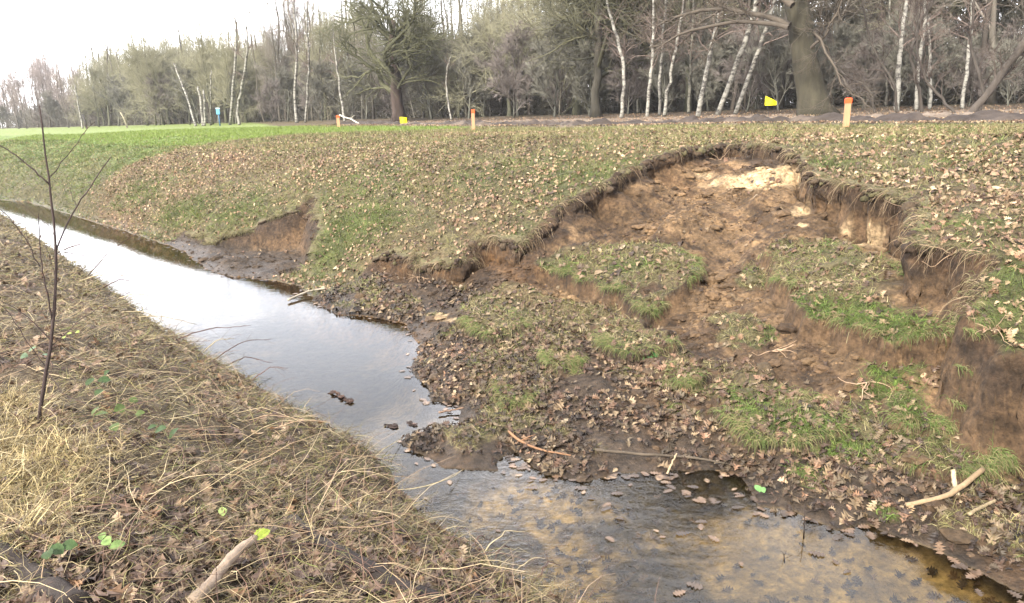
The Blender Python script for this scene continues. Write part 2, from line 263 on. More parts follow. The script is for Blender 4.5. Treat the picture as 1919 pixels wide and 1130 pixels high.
# terrain albedo
def lerp(a, b, k): return a*(1 - k[..., None]) + np.asarray(b)*k[..., None]
WX, WY = GX + 1.9*GZ, GY - 2.3*GZ; nA = fbm(WX, WY, .5, 5, 201, .6); nB = fbm(GX, GY, 3.0, 4, 203); nC = fbm(WX, WY, .1, 4, 205, .6)
base = np.zeros(GX.shape + (3,)) + np.array([.07, .062, .03])
field_g = sstep(GS, 5, 9)*0 + 1
C = base
C = lerp(C, (.085, .125, .026), (1 - FD['leafbank'])*sstep(GS - s0f(GT) + nA*.6, .2, 3.6)*(1 - MK['near']))
C = lerp(C, (.15, .19, .05), (1 - FD['leafbank'])*sstep(GS + .8*nB, 8.2, 11.5)*(1 - MK['near'])*.9)
C = lerp(C, (.10, .06, .036), FD['leafbank']*np.clip(.35 + .5*nA + FD['leafpile']*.5, 0, 1))
C = lerp(C, (.06, .08, .02), np.clip(FD['green'] + .25*nA, 0, 1)*.6*(1 - FD['soil']))
C = lerp(C, (.075, .055, .032), MK['near'])
C = lerp(C, (.10, .075, .05), MK['near']*np.clip(nA, 0, 1))
# soil
soilc = lerp(np.zeros(GX.shape + (3,)) + np.array([.068, .042, .022]), (.155, .10, .053), np.clip(.5 + 1.1*nA, 0, 1))
soilc = lerp(soilc, (.032, .019, .012), sstep(nC + .5*nA, .0, .6)*.75)
topsoil = np.clip((MK['zB'] - GZ), 0, 2); topsoil = np.where(topsoil < .2, 1, 0)*sstep(MK['inM'] + MK['inA']*0, -.3, .02)
layer = sstep(MK['zB'] - GZ + .04*nA, .16, .22)
soilc = lerp(soilc, (.028, .018, .012), (1 - layer)*.8)
soilc = lerp(soilc, (.042, .03, .02), (1 - sstep(GZ + .05*nA, .08, .30))*.8)
soilc = lerp(soilc, (.15, .075, .026), np.clip(FD['orange'] + .4*nA, 0, 1)*.5*(GT > -9))
sandk = sstep(FD['sand'] + .28*nA + .12*nC, .32, .66)
soilc = lerp(soilc, (.36, .26, .15), sandk*np.clip(FD['sand'] + .35, 0, 1))
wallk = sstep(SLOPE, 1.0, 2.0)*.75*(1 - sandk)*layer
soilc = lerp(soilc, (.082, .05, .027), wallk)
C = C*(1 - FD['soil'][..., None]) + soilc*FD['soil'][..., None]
# woodland floor and the bed of the ditch
C = lerp(C, (.075, .055, .04), sstep(GS, 24, 27)*sstep(GT + 1.57*GS, -3, 1))
C = lerp(C, (.10, .085, .05), sstep(GS, 27, 30)*.7)
uw = MK['wsd'] < 0.0
bed = lerp(np.zeros(GX.shape + (3,)) + np.array([.08, .058, .022]), (.46, .33, .15), sstep(fbm(GX, GY, .5, 4, 301) + .75*sstep(GT, -2.6, -1.2) - .3*sstep(GS, 3.0, 3.4) + .2, .1, .8))
bed = lerp(bed, (.035, .03, .018), sstep(-GT, 3.0, 5.0)*.75)
bed = lerp(bed, (.05, .035, .018), sstep(MK['wsd'] + .03*nA, -.10, -.02)*(GT > -5)*.9)
bed = lerp(bed, (.20, .11, .035), sstep(MK['wsd'], -.4, -.05)*(GT < -5)*(GS > 4)*.85)
C = C*(1 - uw[..., None]) + bed*uw[..., None]
WET = np.clip((1 - sstep(GZ + .03*nA, .03, .16))*(1 - MK['near'])*.6, 0, 1)

# ------------------------------------------------------------------ mesh helpers
def mkmesh(name, V, Q=None, T=None, col=None, mat=None, parent=None, smooth=True, extra=None):
    V = np.asarray(V, np.float32); me = bpy.data.meshes.new(name); loops = []; tot = []
    if Q is not None and len(Q): loops.append(np.asarray(Q).ravel()); tot.append(np.full(len(Q), 4))
    if T is not None and len(T): loops.append(np.asarray(T).ravel()); tot.append(np.full(len(T), 3))
    loops = np.concatenate(loops).astype(np.int32); tot = np.concatenate(tot).astype(np.int32); st = np.r_[0, np.cumsum(tot)[:-1]].astype(np.int32)
    me.vertices.add(len(V)); me.vertices.foreach_set('co', V.ravel()); me.loops.add(len(loops)); me.loops.foreach_set('vertex_index', loops)
    me.polygons.add(len(tot)); me.polygons.foreach_set('loop_start', st); me.polygons.foreach_set('loop_total', tot)
    me.polygons.foreach_set('use_smooth', np.full(len(tot), smooth)); me.update(calc_edges=True)
    if col is not None:
        a = me.attributes.new('Col', 'FLOAT_COLOR', 'POINT'); c4 = np.ones((len(V), 4), np.float32); c4[:, :3] = col; a.data.foreach_set('color', c4.ravel())
    for k, v in (extra or {}).items():
        a = me.attributes.new(k, 'FLOAT', 'POINT'); a.data.foreach_set('value', np.asarray(v, np.float32).ravel())
    if mat: me.materials.append(mat)
    o = bpy.data.objects.new(name, me); COL.objects.link(o)
    if parent: o.parent = parent
    return o
def tag(o, label=None, cat=None, group=None, kind=None):
    if label: o['label'] = label
    if cat: o['category'] = cat
    if group: o['group'] = group
    if kind: o['kind'] = kind
    return o
def empty(name, loc, label, cat, group=None):
    o = bpy.data.objects.new(name, None); COL.objects.link(o); o.location = loc; o.empty_display_size = .2; tag(o, label, cat, group); return o
def nrm(a): return a/(np.linalg.norm(a, axis=-1, keepdims=True) + 1e-9)
def tubes(P, R, k=3, cap=False):
    """P (N,n,3) paths, R (N,n) radii -> verts, quads"""
    P = np.asarray(P, float); R = np.asarray(R, float); Nn, n = P.shape[:2]
    T = nrm(np.gradient(P, axis=1)); m = nrm(P[:, -1] - P[:, 0]); ref = np.where(np.abs(m[:, 2:3]) > .8, np.array([[1., .1, 0]]), np.array([[.1, 0, 1.]]))
    a = nrm(ref[:, None] - (ref[:, None]*T).sum(-1, keepdims=True)*T); b = np.cross(T, a)
    th = np.arange(k)*2*math.pi/k
    V = P[:, :, None] + R[:, :, None, None]*(np.cos(th)[None, None, :, None]*a[:, :, None] + np.sin(th)[None, None, :, None]*b[:, :, None])
    i, j, q = np.meshgrid(np.arange(Nn), np.arange(n - 1), np.arange(k), indexing='ij'); b0 = (i*n + j)*k; q2 = (q + 1) % k
    Q = np.stack([b0 + q, b0 + q2, b0 + k + q2, b0 + k + q], -1).reshape(-1, 4)
    return V.reshape(-1, 3), Q
class MB:
    def __init__(s): s.V, s.Q, s.T, s.C, s.n = [], [], [], [], 0
    def add(s, V, Q=None, T=None, col=(.2, .2, .2)):
        V = np.asarray(V).reshape(-1, 3)
        if Q is not None and len(Q): s.Q.append(np.asarray(Q) + s.n)
        if T is not None and len(T): s.T.append(np.asarray(T) + s.n)
        c = np.asarray(col, float); s.C.append(np.broadcast_to(c, (len(V), 3)) if c.ndim == 1 else c); s.V.append(V); s.n += len(V)
    def tube(s, P, R, k=3, col=(.2, .2, .2), close=True):
        P = np.asarray(P, float); R = np.asarray(R, float)
        if P.ndim == 2: P = P[None]; R = R[None]
        V, Q = tubes(P, R, k)
        c = np.asarray(col, float)
        if c.ndim == 2: c = np.repeat(c, P.shape[1]*k, axis=0)
        T = None
        if close and k > 3 and len(P) < 400:
            n = P.shape[1]; T = []
            for i in range(len(P)):
                b = i*n*k; e = b + (n - 1)*k
                for q in range(1, k - 1): T += [(b, b + q + 1, b + q), (e, e + q, e + q + 1)]
        s.add(V, Q, T, c)
    def build(s, name, mat, parent=None, smooth=True, loc=None):
        V = np.concatenate(s.V)
        if loc is not None: V = V - np.asarray(loc)
        return mkmesh(name, V, np.concatenate(s.Q) if s.Q else None, np.concatenate(s.T) if s.T else None, np.concatenate(s.C), mat, parent, smooth)

# ------------------------------------------------------------------ materials
def mat(name, rough=.8, bump=0, bscale=40, varia=.35, vscale=12, wet=False, spec=.3, translucent=0, stretch=None, mottle=0):
    m = bpy.data.materials.new(name); m.use_nodes = True; t = m.node_tree; b = t.nodes['Principled BSDF']; l = t.links.new
    a = N(t, 'ShaderNodeAttribute', attribute_name='Col'); tcn = N(t, 'ShaderNodeTexCoord'); src = tcn.outputs['Object']
    if stretch: 
        mpn = N(t, 'ShaderNodeMapping'); mpn.inputs['Scale'].default_value = stretch; l(src, mpn.inputs[0]); src = mpn.outputs[0]
    n1 = N(t, 'ShaderNodeTexNoise', i_Scale=float(vscale), i_Detail=6.0, i_Roughness=.65); l(src, n1.inputs['Vector'])
    mr = N(t, 'ShaderNodeMapRange'); mr.inputs['From Min'].default_value = .3; mr.inputs['From Max'].default_value = .7; mr.inputs['To Min'].default_value = 1 - varia; mr.inputs['To Max'].default_value = 1 + varia
    l(n1.outputs['Fac'], mr.inputs['Value'])
    vm = N(t, 'ShaderNodeVectorMath', operation='SCALE'); l(a.outputs['Color'], vm.inputs[0]); sc_out = mr.outputs[0]
    if mottle:
        n3 = N(t, 'ShaderNodeTexNoise', i_Scale=float(mottle), i_Detail=5.0, i_Roughness=.6, i_Distortion=.4); l(src, n3.inputs['Vector']); m3 = N(t, 'ShaderNodeMapRange'); m3.inputs['From Min'].default_value = .36; m3.inputs['From Max'].default_value = .64; m3.inputs['To Min'].default_value = .55; m3.inputs['To Max'].default_value = 1.35; l(n3.outputs['Fac'], m3.inputs['Value'])
        mm = N(t, 'ShaderNodeMath', operation='MULTIPLY'); l(mr.outputs[0], mm.inputs[0]); l(m3.outputs[0], mm.inputs[1]); sc_out = mm.outputs[0]
    l(sc_out, vm.inputs['Scale']); l(vm.outputs[0], b.inputs['Base Color'])
    b.inputs['Roughness'].default_value = rough; b.inputs['Specular IOR Level'].default_value = spec
    if wet:
        w = N(t, 'ShaderNodeAttribute', attribute_name='wet'); r2 = N(t, 'ShaderNodeMapRange'); r2.inputs['To Min'].default_value = rough; r2.inputs['To Max'].default_value = .32; l(w.outputs['Fac'], r2.inputs['Value']); l(r2.outputs[0], b.inputs['Roughness'])
    if bump:
        n2 = N(t, 'ShaderNodeTexNoise', i_Scale=float(bscale), i_Detail=8.0, i_Roughness=.7); l(src, n2.inputs['Vector'])
        bp = N(t, 'ShaderNodeBump', i_Strength=1.0, i_Distance=bump); l(n2.outputs['Fac'], bp.inputs['Height']); l(bp.outputs[0], b.inputs['Normal'])
    if translucent:
        tr = N(t, 'ShaderNodeBsdfTranslucent'); l(vm.outputs[0], tr.inputs['Color']); ms = N(t, 'ShaderNodeMixShader', i_Fac=translucent); l(b.outputs[0], ms.inputs[1]); l(tr.outputs[0], ms.inputs[2]); l(ms.outputs[0], t.nodes['Material Output'].inputs['Surface'])
    return m
M_ground = mat('ground_soil_and_turf', .9, .04, 20, .55, 28, wet=True, mottle=7)
M_leaf = mat('dry_oak_leaf', .6, 0, 1, .3, 25, spec=.35)
M_wetleaf = mat('wet_oak_leaf', .38, 0, 1, .3, 25, spec=.5)
M_blade = mat('grass_blade', .65, 0, 1, .2, 6, spec=.25, translucent=.25)
M_straw = mat('dry_straw', .6, 0, 1, .25, 8, spec=.3, translucent=.15)
M_twig = mat('twig_bark', .85, 0, 1, .25, 4, spec=.15)
M_bark = mat('rough_bark', .9, .02, 12, .45, 5, stretch=(1, 1, .25))
M_wood = mat('pale_wood', .7, .001, 60, .12, 20, stretch=(1, 1, .15))
M_paint = mat('matt_paint', .5, 0, 1, .06, 30)
M_clod = mat('soil_clod', .92, .015, 35, .5, 30)
M_track = mat('rutted_mud', .8, .03, 9, .35, 3)
def birch_mat():
    m = bpy.data.materials.new('birch_bark'); m.use_nodes = True; t = m.node_tree; b = t.nodes['Principled BSDF']; l = t.links.new
    tcn = N(t, 'ShaderNodeTexCoord'); mp1 = N(t, 'ShaderNodeMapping'); mp1.inputs['Scale'].default_value = (2.5, 2.5, 5); l(tcn.outputs['Object'], mp1.inputs[0])
    n = N(t, 'ShaderNodeTexNoise', i_Scale=1.6, i_Detail=5.0, i_Roughness=.7); l(mp1.outputs[0], n.inputs['Vector'])
    r = N(t, 'ShaderNodeValToRGB'); e = r.color_ramp.elements; e[0].position = .42; e[0].color = (.045, .04, .035, 1); e[1].position = .52; e[1].color = (.22, .21, .18, 1)
    x = r.color_ramp.elements.new(.75); x.color = (.30, .29, .26, 1)
    l(n.outputs['Fac'], r.inputs['Fac']); a = N(t, 'ShaderNodeAttribute', attribute_name='Col'); mxx = N(t, 'ShaderNodeMixRGB', blend_type='MULTIPLY', i_Fac=1.0)
    l(r.outputs[0], mxx.inputs['Color1']); l(a.outputs['Color'], mxx.inputs['Color2']); l(mxx.outputs[0], b.inputs['Base Color']); b.inputs['Roughness'].default_value = .7
    return m
M_birch = birch_mat()
def water_mat():
    m = bpy.data.materials.new('ditch_water'); m.use_nodes = True; t = m.node_tree; t.nodes.clear(); l = t.links.new
    out = N(t, 'ShaderNodeOutputMaterial'); fr = N(t, 'ShaderNodeFresnel', i_IOR=1.34); gl = N(t, 'ShaderNodeBsdfGlossy', i_Roughness=.02); tr = N(t, 'ShaderNodeBsdfTransparent'); tr.inputs[0].default_value = (.82, .76, .6, 1)
    ms = N(t, 'ShaderNodeMixShader'); tcn = N(t, 'ShaderNodeTexCoord')
    n1 = N(t, 'ShaderNodeTexNoise', i_Scale=8.0, i_Detail=4.0, i_Roughness=.6, i_Distortion=.8); n2 = N(t, 'ShaderNodeTexNoise', i_Scale=1.1, i_Detail=1.0); 
    mp1 = N(t, 'ShaderNodeMapping'); mp1.inputs['Rotation'].default_value = (0, 0, radians(45)); mp1.inputs['Scale'].default_value = (1, 1.5, 1)
    l(tcn.outputs['Object'], mp1.inputs[0]); l(mp1.outputs[0], n1.inputs['Vector'])
    # livelier water round the mouth of the slump
    vd = N(t, 'ShaderNodeVectorMath', operation='DISTANCE'); vd.inputs[1].default_value = (.15, 3.45, 0); l(tcn.outputs['Object'], vd.inputs[0])
    mr = N(t, 'ShaderNodeMapRange', interpolation_type='SMOOTHSTEP'); mr.inputs['From Min'].default_value = .3; mr.inputs['From Max'].default_value = 1.2; mr.inputs['To Min'].default_value = .006; mr.inputs['To Max'].default_value = .0006; l(vd.outputs['Value'], mr.inputs['Value'])
    bp = N(t, 'ShaderNodeBump', i_Strength=1.0); l(n1.outputs['Fac'], bp.inputs['Height']); l(mr.outputs[0], bp.inputs['Distance'])
    l(bp.outputs[0], fr.inputs['Normal']); l(bp.outputs[0], gl.inputs['Normal']); l(fr.outputs[0], ms.inputs[0]); l(tr.outputs[0], ms.inputs[1]); l(gl.outputs[0], ms.inputs[2]); l(ms.outputs[0], out.inputs['Surface'])
    return m
M_water = water_mat()

# ------------------------------------------------------------------ ground, water, track
ni, nj = GX.shape
ii, jj = np.meshgrid(np.arange(ni - 1), np.arange(nj - 1), indexing='ij'); b0 = ii*nj + jj
Qg = np.stack([b0, b0 + 1, b0 + nj + 1, b0 + nj], -1).reshape(-1, 4)[:, ::-1]
im = MK['inM']; g1 = np.gradient(im, gs, axis=0); g2 = np.gradient(im, gt, axis=1); gl_ = np.hypot(g1, g2) + 1e-6
sh = sstep(-GT, 1.1, 1.7)*(.10 + .06*fbm(GX, GY, .4, 3, 95))*np.exp(-((im - .15)/.085)**2)*(im > 0)*sstep(MK['zB'] - GZ, .06, .2)
OS, OT = GS - g1/gl_*sh, GT - g2/gl_*sh; OX, OY = ST(OS, OT); nn = fbm(GX*1.0 + GZ*2.1, GY + GZ*1.3, .12, 4, 97, .6); OX = OX + .025*nn*(im > .02)*(im < .5)*(SLOPE > .8); OY = OY + .025*fbm(GX + GZ*1.7, GY - GZ*2.3, .12, 4, 98, .6)*(im > .02)*(im < .5)*(SLOPE > .8)
VG = np.stack([OX, OY, GZ], -1).reshape(-1, 3)
g = mkmesh('ground', VG, Qg, None, np.clip(C, .01, .9).reshape(-1, 3), M_ground, None, True, {'wet': WET})
tag(g, kind='structure')
wv = [(*ST(1.5, -60), 0), (*ST(1.5, 8), 0), (*ST(5.9, 8), 0), (*ST(5.9, -60), 0)]
w = mkmesh('water', wv, [(0, 1, 2, 3)], None, None, M_water, None, False); tag(w, kind='structure')
def stake_s(t): return np.interp(t, [-45, -28.4, -17.2, -5.4, 6], [21.5, 18.2, 15.7, 13.9, 13.0])
tq = np.r_[np.arange(-46, -20, .12), np.arange(-20, 8, .07), np.arange(8, 40, .3)]; aq = np.linspace(0, 1, 150)**1.2
TT, AA = np.meshgrid(tq, aq, indexing='ij'); s_in = stake_s(TT) + .2 + .25*fbm(TT, TT*0, 1.2, 4, 401); SSs = s_in + AA*(25.5 - s_in)
TX, TY = ST(SSs, TT); tz = interp(GZ, TX, TY)
rut = lambda c, w: np.exp(-((SSs - c - .25*fbm(TT, TT*0 + c, 6, 2, 403))/w)**2)
d_in = SSs - s_in
ridge = .09*np.exp(-((d_in - .9)/.5)**2)*(1 + fbm(TX, TY, .5, 4, 405)) + .05*rut(17.4, .25) + .06*rut(19.6, .3) - .05*rut(18.3, .35)
tz2 = tz + .012 + np.maximum(ridge + .05*fbm(TX, TY, .35, 4, 407, .65) + .03*fbm(TX, TY, .12, 2, 409), 0)*sstep(AA, 0, .03)*(1 - sstep(AA, .96, 1)) 
tcol = lerp(np.zeros(TX.shape + (3,)) + np.array([.115, .088, .066]), (.04, .03, .022), sstep(1.3*fbm(TX, TY, .5, 4, 411) + 1.2*np.exp(-((d_in - 1.0)/.9)**2), .5, 1.0))
tcol = lerp(tcol, (.035, .026, .022), np.exp(-((d_in - 1.1 - .5*fbm(TX, TY, 2, 3, 417))/.7)**2)*.8)
tcol = lerp(tcol, (.17, .135, .105), sstep(d_in + fbm(TX, TY, 1, 3, 413), 3, 5)*.8)
n1_, n2_ = TX.shape; a_, b_ = np.meshgrid(np.arange(n1_ - 1), np.arange(n2_ - 1), indexing='ij'); c_ = a_*n2_ + b_; c_ = c_[(TT + 1.57*SSs + 1.2*fbm(TX, TY, 2.0, 3, 419) > 0)[:-1, :-1]]
tr = mkmesh('dirt_track', np.stack([TX, TY, tz2], -1).reshape(-1, 3), np.stack([c_, c_ + 1, c_ + n2_ + 1, c_ + n2_], -1).reshape(-1, 4), None, tcol.reshape(-1, 3), M_track); tag(tr, kind='structure')
TRACK_Z = tz2

# ------------------------------------------------------------------ scatter machinery
def cloud(n, dmin, dmax, power=1.0, az=(-44, 60)):
    """random ground points round the viewpoint, area density ~ D^-power"""
    a = np.radians(rs.uniform(az[0], az[1], n)); e = 2 - power; q = rs.rand(n)
    D = (dmin**e + q*(dmax**e - dmin**e))**(1/e) if abs(e) > 1e-6 else dmin*(dmax/dmin)**q
    return D*np.sin(a), D*np.cos(a), D
def F_(name, x, y): return interp(FD[name], x, y)
def K_(name, x, y): return interp(MK[name], x, y)
def normal(x, y):
    a = interp(gzs, x, y); b = interp(gzt, x, y); gx = (a + b)/S2; gy = (a - b)/S2
    return nrm(np.stack([-gx, -gy, np.ones_like(gx)], -1))
def pick(cols, wts, n, jit=.18):
    cols = np.array(cols); k = rs.choice(len(cols), n, p=np.array(wts)/sum(wts)); return cols[k]*np.exp(rs.normal(0, jit, (n, 1)))
# oak leaf outlines
def leafproto(detail, bend, seed):
    r = np.random.RandomState(seed)
    if detail: hw = [0, .06, .23, .08, .34, .11, .37, .12, .27, .07, 0]
    else: hw = [0, .22, .3, .26, 0]
    n = len(hw); ys = np.linspace(-.5, .5, n); mid = np.stack([np.zeros(n), ys, np.zeros(n)], 1); hw = np.array(hw)
    l = np.stack([-hw*r.uniform(.85, 1.15, n), ys + .04*(hw > .2), hw*.3], 1); rr = np.stack([hw*r.uniform(.85, 1.15, n), ys + .04*(hw > .2), hw*.3], 1)
    V = np.concatenate([mid, l[1:-1], rr[1:-1]]); 
    V[:, 2] += -bend*(V[:, 1]**2)*1.5 + r.uniform(-.05, .05, len(V)); V[:, 2] += .5*bend*V[:, 0]**2*3
    T = []; m = n - 2
    L_ = lambda i: n + i - 1; R_ = lambda i: n + m + i - 1
    for i in range(n - 1):
        if i == 0: T += [(0, 1, L_(1)), (0, R_(1), 1)]
        elif i == n - 2: T += [(i, n - 1, L_(i)), (i, R_(i), n - 1)]
        else: T += [(i, i + 1, L_(i)), (i + 1, L_(i + 1), L_(i)), (i, R_(i), i + 1), (i + 1, R_(i), R_(i + 1))]
    return V, np.array(T)
PROT = {1: [leafproto(1, b, i) for i, b in enumerate((.5, -.5, 1.1, .15))], 0: [leafproto(0, b, 9 + i) for i, b in enumerate((.6, -.5, 1.0, .2))]}
def rotframe(nv, n):
    th = rs.uniform(0, 2*math.pi, n); r = np.stack([np.cos(th), np.sin(th), np.zeros(n)], -1)
    a = nrm(r - (r*nv).sum(-1, keepdims=True)*nv); b = np.cross(nv, a); return a, b
def leaves(name, x, y, z, size, cols, tilt=.45, matl=None, detail=None, lift=.012, flat=False, curl=1.0):
    n = len(x); nv = normal(x, y) if not flat else np.tile([0, 0, 1.], (n, 1)); nv = nrm(nv + rs.normal(0, tilt, (n, 3)))
    nv[:, 2] = np.abs(nv[:, 2])
    a, b = rotframe(nv, n); P = np.stack([x, y, z + lift], -1) + nv*0
    D = np.hypot(x, y); mb = MB()
    kind = rs.randint(0, 4, n); det = (D < 7).astype(int) if detail is None else np.full(n, detail)
    for d in (0, 1):
        for k in range(4):
            m = np.where((kind == k) & (det == d))[0]
            if not len(m): continue
            V, T = PROT[d][k]; s = size[m][:, None, None]
            W = P[m][:, None] + s*(V[None, :, 0:1]*a[m][:, None] + V[None, :, 1:2]*b[m][:, None] + curl*V[None, :, 2:3]*nv[m][:, None])
            TT_ = (T[None] + (np.arange(len(m))*len(V))[:, None, None]).reshape(-1, 3)
            mb.add(W.reshape(-1, 3), None, TT_, np.repeat(cols[m], len(V), axis=0))
    return mb.build(name, matl or M_leaf, smooth=False)
def blades(name, x, y, z, length, width, dirv, cols, matl, nseg=2, droop=.8, wob=.15):
    """curved tapering blades; dirv start direction (N,3)"""
    n = len(x); P = [np.stack([x, y, z], -1)]; d = nrm(dirv); st = (length/nseg)[:, None]
    for i in range(nseg):
        P.append(P[-1] + d*st); d = nrm(d + np.array([0, 0, -droop/nseg])*rs.uniform(.3, 1.5, (n, 1)) + rs.normal(0, wob, (n, 3)))
    P = np.stack(P, 1)
    if nseg > 2: 
        gh = interp(GZ, P[:, :, 0].ravel(), P[:, :, 1].ravel()).reshape(n, nseg + 1); P[:, :, 2] = np.maximum(P[:, :, 2], np.maximum(gh, 0) + .004)
    h = rs.uniform(0, 2*math.pi, n); side = np.stack([np.cos(h), np.sin(h), rs.uniform(-.3, .3, n)], -1); dd = nrm(P[:, -1] - P[:, 0]); side = nrm(side - (side*dd).sum(-1, keepdims=True)*dd)
    wd_ = width[:, None]*np.linspace(1, .55, nseg)[None]; m = nseg*2 + 1; V = np.zeros((n, m, 3))
    for i in range(nseg): V[:, 2*i] = P[:, i] - side*wd_[:, i:i + 1]/2; V[:, 2*i + 1] = P[:, i] + side*wd_[:, i:i + 1]/2
    V[:, -1] = P[:, -1]; base_ = (np.arange(n)*m)[:, None]
    Q = np.concatenate([base_ + np.array([[2*i, 2*i + 1, 2*i + 3, 2*i + 2]]) for i in range(nseg - 1)]) if nseg > 1 else None
    T = base_ + np.array([[m - 3, m - 2, m - 1]])
    mb = MB(); mb.add(V.reshape(-1, 3), Q, T, np.repeat(cols, m, axis=0)); return mb.build(name, matl, smooth=False)

QF = 1.0
# --- short grass of the far bank, the rafts and the field
x, y, D = cloud(int(1780000*QF), 2.6, 42, 1.05)
s, t = XY(x, y); z = interp(GZ, x, y); wsd = K_('wsd', x, y); near = K_('near', x, y); soil = F_('soil', x, y); lb = F_('leafbank', x, y); gr = F_('green', x, y); lp_ = F_('leafpile', x, y); toe = F_('toe', x, y)
fg = F_('floorgrass', x, y)
dens = .75*(1 - soil)**2*(1 - near)*(wsd > .03)*(s < 40)*(s < np.where(t > -1.57*s, stake_s(t) + .4, 99)); dens = dens*(1 - .5*lp_*lb)*(1 - .8*toe*(1 - np.clip(fg*1.4, 0, 1)))
dens = np.clip(dens*(.75 + .35*fbm(x, y, .4, 3, 501)) + .5*gr*(1 - soil), 0, 1)
m = rs.rand(len(x)) < dens; x, y, z, D, s, t, lb, gr, fg, soil = [q[m] for q in (x, y, z, D, s, t, lb, gr, fg, soil)]
n = len(x); print('grass', n)
tn = n//8; ti = rs.permutation(n)[:tn]; gk = np.clip(.035*D, .12, .5)       # every blade joins the nearest tuft centre of its cell
cx_ = np.floor(x/gk.mean()/.30); cell = .075*np.clip(D/6, .7, 2.2).round(1); ix, iy = np.floor(x/cell), np.floor(y/cell); jx, jy = _h(ix, iy, 601), _h(ix, iy, 602)
tx, ty = (ix + .15 + .7*jx)*cell, (iy + .15 + .7*jy)*cell; ox, oy = x - tx, y - ty; pull = rs.uniform(.35, .95, n); x, y = tx + ox*(1 - pull*.6), ty + oy*(1 - pull*.6); z = interp(GZ, x, y); tuft = _h(ix, iy, 603)
out = np.stack([ox, oy, 0*ox], -1)/cell[:, None]
dirv = nrm(normal(x, y)*.6 + rs.normal(0, .4, (n, 3)) + out*2.2 + np.array([0, 0, .15]))
green_k = np.clip(gr*1.1 + .25*fbm(x, y, .8, 4, 503) + .35*(1 - lb) + .24, 0, 1)
c_dry = pick([(.19, .175, .075), (.145, .14, .055), (.28, .25, .13), (.10, .09, .038)], [3, 3, 1.8, 2], n); c_gr = pick([(.085, .115, .03), (.115, .14, .04), (.14, .17, .055), (.06, .085, .025)], [3, 3, 2, 2], n)
sel = rs.rand(n)*.55 + tuft*.45 < green_k; cols = np.where(sel[:, None], c_gr, c_dry)*(.62 + .75*_h(ix, iy, 604))[:, None]
cols = np.where((((lb < .5) & (s > 8.5)) | (s > stake_s(t) + .5))[:, None], pick([(.15, .20, .045), (.18, .23, .06), (.12, .17, .035)], [2, 2, 2], n, .12), cols)
o = blades('short_grass', x, y, z - .003, rs.uniform(.03, .09, n)*np.clip(D/7, .9, 1.6)*(1 + .5*(gr > .5)), np.maximum(.0032, D*.00055)*rs.uniform(.7, 1.4, n), dirv, cols, M_blade, 2, 1.0)
tag(o, kind='stuff')
# --- longer grass on the slumped sods and floor patches
x, y, D = cloud(420000, 2.6, 14, 1.0, (-35, 42)); z = interp(GZ, x, y); fg = F_('floorgrass', x, y); raft = K_('raft', x, y); soil = F_('soil', x, y); gr = F_('green', x, y); inMm = K_('inM', x, y); wsd = K_('wsd', x, y); sl = interp(SLOPE, x, y)
dens = ((inMm > .1) | (K_('inA', x, y) > .06))*(wsd > .03)*np.clip(sstep(fg + .3*fbm(x, y, .25, 4, 603), .4, .7) + raft, 0, 1)*(1 - soil)*(sl < 2.5)*(.45 + .5*gr + .5*fbm(x, y, .18, 3, 605)); m = rs.rand(len(x)) < dens; x, y, z, D, gr = [q[m] for q in (x, y, z, D, gr)]; n = len(x); print('raftgrass', n)
cell = .07; ix, iy = np.floor(x/cell), np.floor(y/cell); tx, ty = (ix + .15 + .7*_h(ix, iy, 611))*cell, (iy + .15 + .7*_h(ix, iy, 612))*cell; ox, oy = x - tx, y - ty; x, y = tx + ox*.5, ty + oy*.5; z = interp(GZ, x, y)
dirv = nrm(normal(x, y)*.5 + rs.normal(0, .45, (n, 3)) + np.stack([ox, oy, 0*ox], -1)/cell*2 + np.array([-.1, -.15, .1]))
sel = rs.rand(n)*.5 + _h(ix, iy, 613)*.5 < np.clip(.2 + gr + .2*fbm(x, y, .4, 3, 615), 0, 1)
cols = np.where(sel[:, None], pick([(.085, .14, .026), (.12, .18, .038), (.165, .215, .06), (.052, .095, .02)], [3, 3, 2, 2], n), pick([(.22, .19, .09), (.3, .26, .15), (.12, .1, .05), (.17, .16, .06)], [3, 2, 3, 2], n))*(.6 + .8*_h(ix, iy, 614))[:, None]
o = blades('tufted_grass', x, y, z - .004, rs.uniform(.04, .12, n), np.maximum(.0028, D*.0006)*rs.uniform(.7, 1.4, n), dirv, cols, M_blade, 3, 1.3, .2); tag(o, kind='stuff')
# --- dead oak leaves over the far bank
x, y, D = cloud(int(500000*QF), 2.6, 42, .85)
s, t = XY(x, y); z = interp(GZ, x, y); wsd = K_('wsd', x, y); near = K_('near', x, y); soil = F_('soil', x, y); lb = F_('leafbank', x, y); gr = F_('green', x, y); lp_ = F_('leafpile', x, y); toe = F_('toe', x, y); inM = np.maximum(K_('bM', x, y), K_('bA', x, y)); sl = interp(SLOPE, x, y)
dens = lb*(.42 + .34*fbm(x, y, .7, 4, 511) + .5*lp_)*(1 - .55*gr)*(1 - soil)*(inM < .3) + .05*(1 - soil)*(lb < .5)*(s < 12)
dens = dens + (inM > .3)*((1 - soil)*.3 + lp_*.9 + toe*.85*(1 - .6*gr)*np.clip(.5 + 1.0*fbm(x, y, .5, 4, 517), .04, 1.4) + .015)
dens = dens*(sl < 1.6)*(1 - near)*(wsd > .0)*(s < np.where(t > -46, stake_s(t) + .8, 20)) + .10*(s > 20)*(s < 28)*(t > -1.5*s) + .12*(s > stake_s(t) + .6)*(s < 20)*(t > -1.5*s)
m = rs.rand(len(x)) < np.clip(dens, 0, 1); x, y, z, D, s, t, lp_, toe, inM = [q[m] for q in (x, y, z, D, s, t, lp_, toe, inM)]
z = np.where((s > stake_s(t)) & (s < 25.5), z + .05, z)
